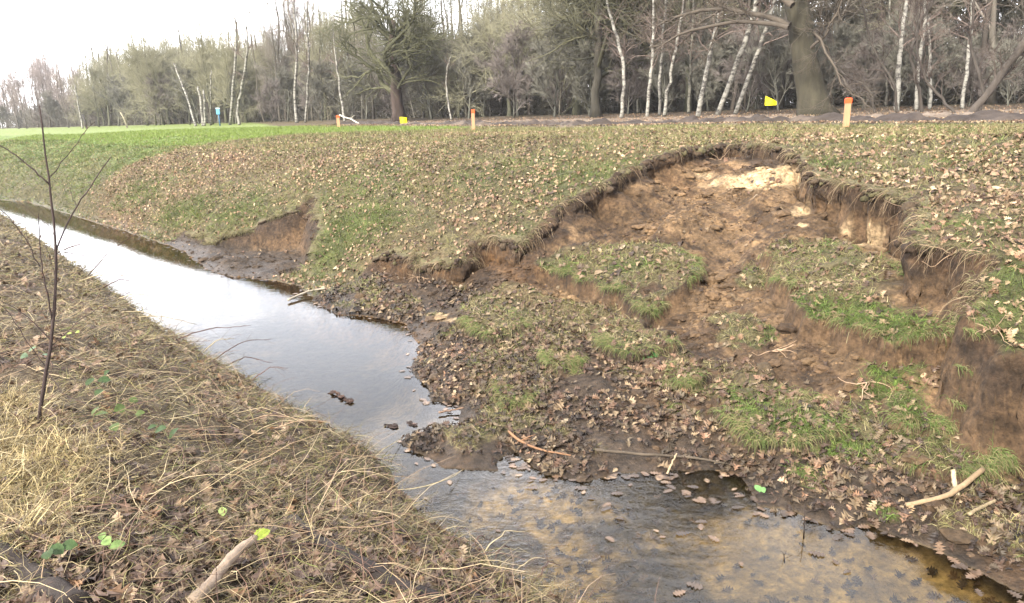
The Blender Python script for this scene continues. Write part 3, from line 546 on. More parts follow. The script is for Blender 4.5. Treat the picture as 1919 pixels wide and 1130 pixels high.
n = len(x); print('leaves', n)
LC = [(.20, .14, .08), (.14, .088, .052), (.26, .19, .115), (.105, .06, .038), (.20, .115, .07), (.31, .24, .155), (.06, .038, .026)]
cols = pick(LC, [3, 3, 1.8, 2.4, 1.3, .4, 2], n); wetk = np.clip(toe, 0, 1)[:, None]*(rs.rand(n, 1) < .6); cols = cols*(1 - .55*wetk)*np.where(inM > .3, np.where(rs.rand(n) < .35, .6, 1)*(.75 + .55*np.clip(lp_, 0, 1)), 1)[:, None]
bright = 1 + .25*fbm(x, y, 2.5, 2, 515)[:, None] - .3*toe[:, None]; cols = cols*bright
o = leaves('fallen_leaves', x, y, z, np.clip(rs.lognormal(-3.1, .33, n), .02, .075)*np.where(inM > .3, rs.uniform(.6, 1.5, n), 1), cols, np.where(inM > .3, .28, .45)[:, None], lift=.018); tag(o, kind='stuff')
# --- leaves afloat and sunk in the ditch
x, y, D = cloud(108000, 2.4, 24, 1.1); wsd = K_('wsd', x, y); s, t = XY(x, y)
pile = np.zeros_like(x)
for (u, v, r_, w_) in [(1300, 900, .35, .9), (1200, 915, .35, .7), (1330, 965, .12, .8), (1600, 1030, .16, .9), (1560, 1010, .12, .6), (1100, 905, .25, .6), (1640, 1010, .14, .8), (1250, 905, .3, .8), (1750, 1060, .2, .25), (1390, 915, .15, .6), (1850, 1085, .2, .3), (1010, 865, .15, .5), (230, 500, 1.0, .06), (900, 650, .1, 0)]:
    p = onz(u, v, 0); pile = np.maximum(pile, w_*np.exp(-((x - p[0])**2 + (y - p[1])**2)/r_**2))
dens = pile*1.0*.6*(fbm(x, y, .16, 3, 521) > .15) + .6*np.exp(wsd/.035)*(s > 2.9) + .0012*(t > -3.5) + .1*np.exp(wsd/.04)
m = (wsd < -.005) & (rs.rand(len(x)) < np.clip(dens, 0, 1)); x, y = x[m], y[m]; n = len(x)
cols = pick([(.12, .075, .045), (.08, .05, .03), (.18, .12, .07), (.045, .03, .02)], [3, 3, 1, 4], n)
o = leaves('floating_leaves', x, y, np.full(n, .001), rs.uniform(.035, .085, n), cols, .025, M_wetleaf, 1, .004, True, .12); tag(o, kind='stuff')
x, y, D = cloud(60000, 2.4, 6, 1.1); wsd = K_('wsd', x, y); s, t = XY(x, y); m = (wsd < -.03) & (rs.rand(len(x)) < .055*(1 + fbm(x, y, .5, 3, 523))*(t > -4)*(s > 2.2)); x, y = x[m], y[m]; n = len(x)
o = leaves('sunken_leaves', x, y, interp(GZ, x, y), rs.uniform(.04, .08, n), pick([(.09, .06, .035), (.05, .035, .02), (.14, .09, .05)], [3, 3, 1], n), .15, M_leaf, 1, .006); tag(o, kind='stuff')

# --- near bank: leaves, straw, moss grass
x, y, D = cloud(int(110000*QF), 1.0, 22, 1.2, (-60, 30)); near = K_('near', x, y); wsd = K_('wsd', x, y); s, t = XY(x, y)
lk = sstep(.25 - t*-.0 + fbm(x, y, .8, 3, 531), -.2, .6)
wet_edge = np.exp(-wsd/.35)
fore = sstep(t, -3.6, -1.2)
dens = (near > .5)*(wsd > .02)*(.16 + .5*fore + .15*wet_edge*fore)*(.7 + .5*fbm(x, y, .5, 3, 533)); m = rs.rand(len(x)) < np.clip(dens, 0, 1); x, y, D, wsd = x[m], y[m], D[m], wsd[m]; n = len(x); print('nearleaves', n)
cols = pick([(.125, .08, .052), (.085, .055, .04), (.18, .125, .08), (.055, .036, .028), (.15, .085, .045), (.23, .17, .11)], [3, 3, 2, 3, 1, .8], n)
o = leaves('leaf_litter', x, y, interp(GZ, x, y) + rs.uniform(0, .02, n), rs.uniform(.045, .095, n), cols, .5, lift=.012); tag(o, kind='stuff')
x, y, D = cloud(int(330000*QF), 1.0, 26, 1.1, (-60, 30)); near = K_('near', x, y); wsd = K_('wsd', x, y); s, t = XY(x, y)
fore = sstep(t, -3.2, -1.6)
dens = (near > .5)*(wsd > -.05)*(.95 - .35*fore)*np.clip(.75 + .8*fbm(x, y, .45, 4, 541), .05, 1.2); m = rs.rand(len(x)) < np.clip(dens, 0, 1); x, y, D, wsd, t = [q[m] for q in (x, y, D, wsd, t)]; n = len(x); print('straw', n)
hd = rs.normal(radians(5), 1.1, n) + math.pi*(rs.rand(n) < .3); dirv = np.stack([np.cos(hd), np.sin(hd), rs.uniform(.0, .55, n)], -1)
cols = pick([(.24, .19, .10), (.16, .125, .065), (.34, .28, .165), (.075, .055, .035), (.17, .15, .055), (.11, .12, .035)], [3, 3.4, 1.4, 4, 2, 1], n)
o = blades('dry_straw', x, y, np.maximum(interp(GZ, x, y), 0) + rs.uniform(0, .05, n), np.clip(rs.lognormal(-2.35, .5, n), .03, .32), np.maximum(.0022, D*.0006)*rs.uniform(.5, 1.5, n), dirv, cols, M_straw, 4, .8, .3); tag(o, kind='stuff')
# green-yellow mossy fringe along the near water's edge
x, y, D = cloud(int(260000*QF), 1.6, 26, 1.1, (-60, 30)); near = K_('near', x, y); wsd = K_('wsd', x, y)
dens = (near > .5)*(wsd > .0)*(.85*np.exp(-((wsd - .35)/.4)**2) + .12)*(.6 + .7*fbm(x, y, .4, 3, 551)); m = rs.rand(len(x)) < np.clip(dens, 0, 1); x, y, D = x[m], y[m], D[m]; n = len(x)
cols = pick([(.20, .17, .06), (.15, .14, .05), (.10, .12, .03), (.26, .21, .10), (.12, .08, .04)], [3, 3, 2, 2, 2], n)
o = blades('mossy_grass', x, y, interp(GZ, x, y), rs.uniform(.03, .10, n), np.maximum(.003, D*.0006)*rs.uniform(.7, 1.3, n), np.stack([rs.normal(0, .8, n), rs.normal(0, .8, n), rs.uniform(.2, .8, n)], -1), cols, M_blade, 2, 1.0); tag(o, kind='stuff')

def ico():
    p = (1 + 5**.5)/2; V = np.array([(-1, p, 0), (1, p, 0), (-1, -p, 0), (1, -p, 0), (0, -1, p), (0, 1, p), (0, -1, -p), (0, 1, -p), (p, 0, -1), (p, 0, 1), (-p, 0, -1), (-p, 0, 1)], float)
    T = [(0, 11, 5), (0, 5, 1), (0, 1, 7), (0, 7, 10), (0, 10, 11), (1, 5, 9), (5, 11, 4), (11, 10, 2), (10, 7, 6), (7, 1, 8), (3, 9, 4), (3, 4, 2), (3, 2, 6), (3, 6, 8), (3, 8, 9), (4, 9, 5), (2, 4, 11), (6, 2, 10), (8, 6, 7), (9, 8, 1)]
    V = list(nrm(V)); out = []; cache = {}
    def mid(a, b):
        k = (min(a, b), max(a, b))
        if k not in cache: V.append(nrm((V[a] + V[b])/2)); cache[k] = len(V) - 1
        return cache[k]
    for a, b, c in T:
        ab, bc, ca_ = mid(a, b), mid(b, c), mid(c, a); out += [(a, ab, ca_), (b, bc, ab), (c, ca_, bc), (ab, bc, ca_)]
    return np.array(V), np.array(out)
IV, IT = ico()
def clodmesh(mb, P, sz, cols, flat=.65):
    n = len(P)
    jit = 1 + rs.uniform(-.28, .28, (n, len(IV), 1)); sc3 = rs.uniform(.65, 1.25, (n, 1, 3))*np.array([1, 1, flat])
    W = IV[None]*jit*sc3; th = rs.uniform(0, 6.28, n); c, s_ = np.cos(th)[:, None], np.sin(th)[:, None]
    W = np.stack([W[..., 0]*c - W[..., 1]*s_, W[..., 0]*s_ + W[..., 1]*c, W[..., 2]], -1)*sz[:, None, None] + P[:, None]
    T = (IT[None] + (np.arange(n)*len(IV))[:, None, None]).reshape(-1, 3); mb.add(W.reshape(-1, 3), None, T, np.repeat(cols, len(IV), axis=0))
# ------------------------------------------------------------------ torn turf edge: overhanging sods, hanging grass and roots
mb = MB()
def lipstrip(R, tg, amp, seed, inner_sign=1):
    n = len(R); q = np.arange(n)*.04
    inn = np.stack([tg[:, 1], -tg[:, 0]], 1)
    over = np.clip(.02 + .07*fbm(q, q*0 + seed, .25, 5, seed, .7), -.03, .12)*amp
    th = .035 + .02*fbm(q, q*0 + 3, .3, 3, seed + 2)
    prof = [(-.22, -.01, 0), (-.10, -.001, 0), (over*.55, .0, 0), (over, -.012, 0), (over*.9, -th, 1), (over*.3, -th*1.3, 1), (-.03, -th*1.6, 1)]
    V = []
    for o_, dz, dark in prof:
        o_ = np.broadcast_to(o_, n); xy = R[:, :2] + inn*o_[:, None]; jit = .012*fbm(q*3, q*0 + np.mean(o_)*50, .3, 3, seed + 5)
        zg = interp(GZ, *(R[:, :2] - inn*.06).T); zg = np.where(o_ < -.05, interp(GZ, xy[:, 0], xy[:, 1]), zg)
        V.append(np.stack([xy[:, 0] , xy[:, 1], zg + dz + jit - (.02 if o_.mean() < -.2 else 0)], 1))
    V = np.stack(V, 1); m_ = len(prof); i, j = np.meshgrid(np.arange(n - 1), np.arange(m_ - 1), indexing='ij'); b = i*m_ + j
    Q = np.stack([b, b + m_, b + m_ + 1, b + 1], -1).reshape(-1, 4)
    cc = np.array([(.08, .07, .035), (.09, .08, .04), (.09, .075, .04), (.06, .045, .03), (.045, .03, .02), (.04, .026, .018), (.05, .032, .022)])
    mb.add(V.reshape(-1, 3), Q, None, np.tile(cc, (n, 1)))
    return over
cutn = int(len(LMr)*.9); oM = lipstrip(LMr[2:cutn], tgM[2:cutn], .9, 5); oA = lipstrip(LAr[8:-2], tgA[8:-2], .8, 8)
kk = rs.randint(8, cutn, 420); inn = np.stack([tgM[kk, 1], -tgM[kk, 0]], 1); of_ = rs.uniform(-.02, .10, 420); xy = LMr[kk, :2] + inn*of_[:, None]; zb = interp(GZ, *(LMr[kk, :2] - inn*.06).T) - rs.uniform(.005, .09, 420)
clodmesh(mb, np.stack([xy[:, 0], xy[:, 1], zb], -1), np.clip(rs.lognormal(-3.7, .5, 420), .01, .06), pick([(.04, .026, .017), (.06, .042, .026), (.075, .065, .032)], [3, 3, 2], 420), .8)
o = mb.build('torn_turf_edge', M_clod); tag(o, kind='stuff')
def hang(name, R, tg, n, lmin, lmax, cols, wts, width, up, spread, matl, droop, seg=3, offs=(-.08, .07)):
    kk = np.arange(len(R)); pw = np.clip(.25 + 1.3*fbm(kk*.04, kk*0, .3, 4, 77, .7), .02, 2)**1.5; pw[:3] = 0; pw[-3:] = 0; k = rs.choice(len(R), n, p=pw/pw.sum()); inn = np.stack([tg[k, 1], -tg[k, 0]], 1); off = rs.uniform(offs[0], offs[1], n); al = rs.uniform(-.04, .04, (n, 1))
    xy = R[k, :2] + inn*off[:, None] + tg[k]*al; zb = interp(GZ, *(R[k, :2] - inn*.06).T) + np.where(off > 0, -.01, .0)
    D = np.hypot(xy[:, 0], xy[:, 1]); dirv = np.stack([inn[:, 0], inn[:, 1], np.full(n, up)], -1) + rs.normal(0, spread, (n, 3))
    n_ = n; P0 = np.stack([xy[:, 0], xy[:, 1], zb], -1)
    L_ = rs.uniform(lmin, lmax, n); d = nrm(dirv); P = [P0]
    for i in range(seg): P.append(P[-1] + d*(L_/seg)[:, None]); d = nrm(d + np.array([0, 0, -droop])*rs.uniform(.4, 1.3, (n, 1)) + rs.normal(0, .25, (n, 3)))
    P = np.stack(P, 1); w_ = np.maximum(width, D*.00035)*rs.uniform(.6, 1.4, n)
    m2 = MB(); m2.tube(P, w_[:, None]*np.linspace(1, .35, seg + 1)[None]/2, 3, pick(cols, wts, n), close=False); return m2
CG = [(.17, .15, .07), (.25, .21, .12), (.11, .11, .04), (.08, .06, .035)]
m2 = hang('h', LMr, tgM, 8000, .02, .10, CG, [3, 1.2, 2, 4], .003, .1, .8, M_straw, .9); m2b = hang('h', LAr, tgA, 2200, .04, .12, CG, [3, 2, 3, 3], .004, .3, .5, M_straw, .9)
for q in (m2b,):
    for V_, Q_, C_ in zip(q.V, q.Q, q.C): m2.add(V_, Q_, None, C_)
for P_, h_ in RAFT:
    Pp = np.array(P_ + [P_[0]]); sg = np.linalg.norm(np.diff(Pp, axis=0), axis=1); cu = np.r_[0, np.cumsum(sg)]; qq = np.arange(0, cu[-1], .04); R_ = np.stack([np.interp(qq, cu, Pp[:, 0]), np.interp(qq, cu, Pp[:, 1]), 0*qq], 1); tg_ = np.gradient(R_[:, :2], axis=0); tg_ /= np.linalg.norm(tg_, axis=1)[:, None] + 1e-9
    mid = R_[:, :2] + np.stack([tg_[:, 1], -tg_[:, 0]], 1)*.05; sgn = 1 if polysd(P_, mid[:, 0], mid[:, 1]).mean() < 0 else -1; tg_ = tg_*sgn
    # follow the real, wavy edge: step inward until the sod's top is reached
    inn_ = np.stack([tg_[:, 1], -tg_[:, 0]], 1)
    for _ in range(6):
        low = K_('raft', R_[:, 0], R_[:, 1]) < .5; R_[low, :2] -= inn_[low]*.03
    mr_ = hang('e', R_, tg_, int(cu[-1]*700), .03, .11, [(.085, .13, .03), (.12, .15, .045), (.22, .19, .09), (.12, .1, .05)], [3, 2, 3, 2], .003, .25, .6, M_straw, 1.1, 3, (-.06, .05))
    for V_, Q_, C_ in zip(mr_.V, mr_.Q, mr_.C): m2.add(V_, Q_, None, C_)
o = m2.build('hanging_grass', M_straw); tag(o, kind='stuff')
CRt = [(.13, .09, .06), (.22, .16, .1), (.3, .23, .15), (.06, .04, .03)]
m2 = hang('r', LMr, tgM, 1300, .08, .3, CRt, [3, 3, 1.5, 3], .0035, -.2, .45, M_twig, .7, 5, (-.0, .03)); o = m2.build('hanging_roots', M_twig); tag(o, kind='stuff')

# ------------------------------------------------------------------ soil clods and crumbs on the slumped floor
x, y, D = cloud(310000, 2.8, 15, .9); soil = F_('soil', x, y); sl = interp(SLOPE, x, y); z = interp(GZ, x, y); nse = fbm(x, y, .45, 4, 601)
m = rs.rand(len(x)) < soil*np.clip(.16 + .6*nse, 0.04, 1)*(sl < 2.5)*np.where(z < .22, .4, 1)*((K_('inM', x, y) > .22) | (K_('inA', x, y) > .05))*(K_('wsd', x, y) > .0); x, y, z = x[m], y[m], z[m]; n = len(x); print('clods', n)
c0 = interp(C[..., 0], x, y), interp(C[..., 1], x, y), interp(C[..., 2], x, y); cols = np.stack(c0, -1)*np.exp(rs.normal(0, .25, (n, 1)))
mb = MB(); clodmesh(mb, np.stack([x, y, z], -1), np.clip(rs.lognormal(-4.7, .6, n), .003, .05), cols); m = rs.rand(n) < .035; k = m.sum(); clodmesh(mb, np.stack([x[m], y[m], z[m]], -1), rs.uniform(.03, .085, k), cols[m]*.95, .5)
o = mb.build('soil_crumbs', M_clod, smooth=False); tag(o, kind='stuff')

# ------------------------------------------------------------------ trees
def children(P, R, cnt, tau, Lf, ang, npts, jit=.25, up=.1, rr=.6, rmin=.004, tip=.3, droop=0, flat=0):
    Np, n = P.shape[:2]; idx = np.repeat(np.arange(Np), cnt); m = len(idx); q = rs.uniform(tau[0], tau[1], m); f = q*(n - 1); i = np.minimum(f.astype(int), n - 2); a = (f - i)[:, None]
    p = P[idx, i]*(1 - a) + P[idx, i + 1]*a; T = nrm(P[idx, i + 1] - P[idx, i]); r = R[idx, i]*(1 - a[:, 0]) + R[idx, i + 1]*a[:, 0]
    g = rs.normal(0, 1, (m, 3)); g[:, 2] *= (1 - flat); g = nrm(g - (g*T).sum(-1, keepdims=True)*T); th = np.radians(rs.uniform(ang[0], ang[1], m))[:, None]
    d = nrm(np.cos(th)*T + np.sin(th)*g + np.array([0, 0, up])); Ln = Lf(q)*rs.uniform(.6, 1.2, m); st = (Ln/(npts - 1))[:, None]; pts = [p]
    for k in range(npts - 1):
        pts.append(pts[-1] + d*st); d = nrm(d + rs.normal(0, jit, (m, 3)) + np.array([0, 0, up*.5 - droop]))
    r0 = np.maximum(np.minimum(r*rr, .035*Ln + .004), rmin); Rr = r0[:, None]*np.linspace(1, tip, npts)[None]
    return np.stack(pts, 1), np.maximum(Rr, rmin*.7)
def trunkpath(h, n, lean=0, wob=.02, base=(0, 0, 0)):
    P = np.zeros((n, 3)); P[:, 2] = np.linspace(0, h, n); w_ = np.cumsum(rs.normal(0, wob*h/n**.5, (n, 2)), axis=0); w_ -= w_[0]; P[:, :2] = w_; P[:, 0] += lean*P[:, 2]; return P + np.array(base)
def vary(col, n, j=.12): return np.asarray(col)[None]*np.exp(rs.normal(0, j, (n, 1)))
def oak_crown(P0, R0_, size, tw, col, dens=1.0, twig=.009):
    a = MB(); c1 = np.array(col)
    L1 = children(P0, R0_, int(13*dens), (.28, 1), lambda q: size*(.62 - .25*q), (45, 85), 9, .28, .12, .62, .04)
    L2 = children(*L1, 9, (.15, 1), lambda q: size*(.3 - .14*q), (30, 75), 6, .3, .1, .6, .015)
    L3 = children(*L2, 6, (.15, 1), lambda q: size*.15*np.ones_like(q), (25, 60), 5, .25, .06, .6, .009)
    L4 = children(*L3, tw, (.1, 1), lambda q: size*.085*np.ones_like(q), (15, 50), 3, .15, .04, .7, twig)
    a.tube(*L1, 5, vary(c1*.75, len(L1[0])), False); a.tube(*L2, 4, vary(c1*.85, len(L2[0])), False); a.tube(*L3, 3, vary(c1, len(L3[0]))); a.tube(*L4, 3, vary(c1*1.1, len(L4[0])))
    return a
def tall_crown(P0, R0_, h, tw, col, twig=.009, low=.3, wide=.3):
    a = MB(); c1 = np.array(col)
    L1 = children(P0, R0_, 24, (low, 1), lambda q: h*(wide*1.15 - wide*.7*q), (25, 60), 8, .15, .16, .5, .018)
    L2 = children(*L1, 6, (.15, 1), lambda q: h*(.17 - .08*q), (18, 50), 6, .18, .08, .6, .011)
    L3 = children(*L2, 5, (.1, 1), lambda q: h*.095*np.ones_like(q), (15, 45), 4, .16, .05, .6, .007)
    L4 = children(*L3, tw, (.1, 1), lambda q: h*.06*np.ones_like(q), (12, 42), 3, .12, .03, .7, twig)
    a.tube(*L1, 4, vary(c1*.8, len(L1[0])), False); a.tube(*L2, 3, vary(c1*.9, len(L2[0]))); a.tube(*L3, 3, vary(c1, len(L3[0]))); a.tube(*L4, 3, vary(c1*1.1, len(L4[0])))
    return a
def birch_crown(P0, R0_, h, tw, col=(.12, .09, .075), twig=.006, low=.35, n1=22):
    a = MB(); c1 = np.array(col)
    L1 = children(P0, R0_, n1, (low, 1), lambda q: h*(.26 - .17*q), (25, 50), 6, .16, .1, .4, .01, droop=.05)
    L2 = children(*L1, 6, (.2, 1), lambda q: h*.1*np.ones_like(q), (20, 55), 5, .2, 0, .6, .007, droop=.12)
    L3 = children(*L2, tw, (.1, 1), lambda q: h*.05*np.ones_like(q), (20, 50), 4, .15, 0, .7, twig, droop=.2)
    a.tube(*L1, 3, vary(c1*1.3, len(L1[0]))); a.tube(*L2, 3, vary(c1, len(L2[0]))); a.tube(*L3, 3, vary(c1, len(L3[0])))
    return a
OLIVE, GREYB, MAUVE, DARK = (.22, .21, .14), (.20, .178, .15), (.26, .22, .205), (.075, .062, .05)
protos = {}
def make_proto(key, kind, h, col, tcol, tw, twig=.009, low=.3, wide=.3, rad=None, wob=.02):
    P0 = trunkpath(h*(.62 if kind == 'oak' else .95), 10, 0, wob)[None]; r = rad or h*(.02 if kind == 'oak' else .011); R_ = (r*np.linspace(1, .35, 10)**1.0)[None]; R_[0, 0] *= 1.45
    tb = MB(); tb.tube(P0, R_, 8, vary(tcol, 1)); 
    if kind == 'oak': cr = oak_crown(P0, R_, h, tw, col, 1, twig)
    elif kind == 'tall': cr = tall_crown(P0, R_, h, tw, col, twig, low, wide)
    else: cr = birch_crown(P0, R_, h, tw, col, twig, low)
    to = tb.build('trunk', M_birch if kind == 'birch' else M_bark); co = cr.build('crown', M_twig); protos[key] = [to, co, False]
make_proto('olive', 'oak', 11, OLIVE, (.09, .09, .06), 6, .009)
make_proto('olive2', 'tall', 12, OLIVE, (.09, .09, .06), 6, .009, .12, .38)
make_proto('grey', 'tall', 14, GREYB, (.09, .08, .065), 5, .008, .2, .3)
make_proto('mauve', 'tall', 14, MAUVE, (.09, .08, .07), 4, .012, .25, .3)
make_proto('scrub', 'tall', 3, (.145, .14, .115), (.1, .1, .08), 7, .007, .02, .65, .04, .05)
make_proto('scrub2', 'tall', 3.4, (.15, .13, .118), (.1, .1, .08), 6, .007, .02, .55, .035, .05)
def place(key, name, x, y, scale, rot, label, cat, group, sz=None):
    to, co, used = protos[key]; e = empty(name, (x, y, gz(x, y) - .08), label, cat, group); e.rotation_euler = (0, 0, rot); e.scale = (scale, scale, scale*(sz or 1))
    for src in (to, co):
        o = src if not used else src.copy()
        if used: COL.objects.link(o)
        o.parent = e
    protos[key][2] = True
    return e
def at(u, S):     # ground position under a photo column on the line s = S
    p = ons(u, 238 - .0292*u, S); return p[0], p[1]
def hscale(u, S, vtop, h0):
    vtop = vtop + 14*(u < 520)*(vtop < 150)   # scale so that the top reaches photo row vtop
    x, y = at(u, S); d = y*math.cos(PITCH)**0; hz = 238 - .0292*u; H = (hz - vtop)/FPX*y/1.0 + CZ - 1.8; return max(H, 1)/h0
W = 'woodland edge beyond the track'
cnt = {}
def wood(key, name, u, S, vtop, label, cat='tree', group='bare trees of the woodland'):
    h0 = {'olive': 11, 'olive2': 12, 'grey': 14, 'mauve': 14, 'scrub': 3, 'scrub2': 3.4, 'wbirch': 13}[key]
    x, y = at(u, S); sc_ = hscale(u, S, vtop, h0)*rs.uniform(.95, 1.05); place(key, name, x, y, sc_, rs.uniform(0, 6.28), label, cat, group)
# far left: pale mauve copse
for i, (u, v) in enumerate([(-70, 190), (-20, 175), (18, 165), (50, 130), (80, 112), (108, 105), (128, 118), (150, 122), (165, 132), (35, 150), (95, 120), (5, 178)]):
    wood('mauve', 'bare_tree', u, 27 + 2.5*(i % 3), v, 'mauve-grey bare tree in the hazy copse at the far left of the field', group='bare trees of the far left copse')
# olive rounded mass
for i, (u, v) in enumerate([(185, 118), (205, 100), (232, 92), (262, 84), (292, 76), (318, 72), (345, 85), (372, 78), (398, 66), (425, 64), (448, 80), (475, 66), (300, 110), (410, 100), (500, 78), (240, 120), (355, 110), (195, 128), (218, 104), (248, 95), (276, 86), (306, 78), (332, 84), (385, 76), (437, 74), (462, 84), (515, 82)]):
    wood('olive' if i % 2 else 'olive2', 'oak_tree', u, 27.2 + 1.8*(i % 4), v, 'olive-grey bare oak with dense rounded crown behind the white birch snags', group='olive oaks massed behind the birch snags')
# middle and right, growing taller and nearer
for i, (u, v, k) in enumerate([(525, 60, 'grey'), (548, 20, 'grey'), (585, 30, 'grey'), (610, 50, 'olive2'), (640, 60, 'olive'), (670, 55, 'olive2'), (700, 50, 'grey'), (800, 50, 'olive2'), (830, 70, 'olive'), (860, 75, 'olive'), (890, 70, 'olive'), (925, 40, 'olive2'), (955, 10, 'olive'), (985, -20, 'olive2'),
                               (1020, -120, 'grey'), (1080, -140, 'olive'), (1180, -320, 'grey'), (1230, -337, 'grey'), (1290, -286, 'olive2'), (1350, -444, 'grey'), (1400, -361, 'grey'), (1460, -382, 'grey'), (1560, -299, 'grey'), (1620, -283, 'grey'), (1680, -277, 'grey'), (1740, -265, 'olive2'), (1800, -362, 'grey'), (1860, -400, 'grey'), (1920, -334, 'grey'), (1990, -464, 'grey'), (2080, -455, 'grey')]):
    pl = 'between the left stake and the great spreading oak' if u < 720 else 'between the spreading oak and the gap in the treetops' if u < 900 else 'behind the middle stake' if u < 1200 else 'behind the leaning white birches' if u < 1480 else 'right of the thick mossy oak trunk'
    wood(k, 'bare_tree', u, 29.5 + 2.4*(i % 3), v, ('olive' if k != 'grey' else 'grey-brown') + ' bare tree in the wood ' + pl, group='bare trees of the woodland')
# second, deeper rows close the wood
for i in range(46):
    u = -60 + i*47 + rs.uniform(-14, 14); vt = np.interp(u, [-60, 100, 170, 300, 420, 520, 640, 760, 830, 880, 960, 1100, 1400, 2100], [196, 130, 130, 90, 84, 80, 50, 40, 90, 88, 20, -60, -220, -260]) + rs.uniform(-6, 14)
    k = 'mauve' if u < 170 else ('olive2', 'grey', 'olive')[i % 3]
    wood(k, 'bare_tree', u, 36 + 3*(i % 3), vt, 'hazy bare tree in the deeper rows of the wood behind other trunks', group='bare trees in the deeper rows of the wood')
# low scrub under the wood
for i in range(150):
    u = -60 + i*14.5 + rs.uniform(-12, 12); vt = np.interp(u, [-60, 160, 300, 520, 700, 900, 1300, 2000], [205, 198, 155, 145, 125, 85, 90, 80]) + rs.uniform(-25, 25)
    wood('scrub2' if i % 3 == 1 else 'scrub', 'thicket_bush', u, 27.6 + 2.2*(i % 5), vt, 'grey-green twiggy bush in the thicket along the foot of the wood', 'bush', 'twiggy bushes under the wood')

# the far-off depth of the wood: one tangle nobody could count
nb = 150000; t_ = rs.uniform(-150, 40, nb); s_ = np.where(rs.rand(nb) < .45, rs.uniform(30, 40, nb), rs.uniform(33, 58, nb)); x, y = ST(s_, t_); uu = 959.5 + FPX*(x/np.maximum(y, 1)); ok = (y > 8) & (np.abs(x/np.maximum(y, 1)) < .95); x, y, s_, t_ = x[ok], y[ok], s_[ok], t_[ok]; n = len(x)
zt = np.where(rs.rand(n) < .45, rs.uniform(-.2, 2.0, n), rs.rand(n)**1.5*np.interp(t_, [-150, -110, -70, -40], [2.5, 4, 6, 9])); hd = rs.uniform(0, 6.28, n); el = rs.normal(.35, .5, n); L_ = rs.uniform(.7, 2.0, n); d = np.stack([np.cos(hd)*np.cos(el), np.sin(hd)*np.cos(el), np.sin(el)], -1)
P = [np.stack([x, y, 1.8 + zt], -1)]
for k in range(3): P.append(P[-1] + d*(L_/3)[:, None]); d = nrm(d + rs.normal(0, .25, (n, 3)) + np.array([0, 0, .05]))
fw = MB(); fw.tube(np.stack(P, 1), rs.uniform(.01, .022, (n, 1))*np.linspace(1, .4, 4)[None], 3, pick([(.15, .14, .11), (.12, .11, .085), (.18, .165, .14), (.09, .08, .065)], [3, 3, 2, 2], n), False)
n = 1500; t_ = rs.uniform(-150, 40, n); s_ = rs.uniform(29.5, 56, n); x, y = ST(s_, t_); ok = y > 20; x, y = x[ok], y[ok]; n = len(x); z_ = np.linspace(0, 1, 5); hh = rs.uniform(6, 12, n)
P = np.stack([x[:, None] + rs.normal(0, .25, (n, 5)).cumsum(1), y[:, None] + rs.normal(0, .25, (n, 5)).cumsum(1), 1.7 + hh[:, None]*z_[None]], -1); fw.tube(P, rs.uniform(.03, .11, (n, 1))*np.linspace(1, .4, 5)[None], 5, pick([(.1, .09, .07), (.07, .06, .05), (.14, .13, .11)], [3, 3, 1], n), False)
o = fw.build('far_woodland', M_twig); tag(o, kind='stuff')

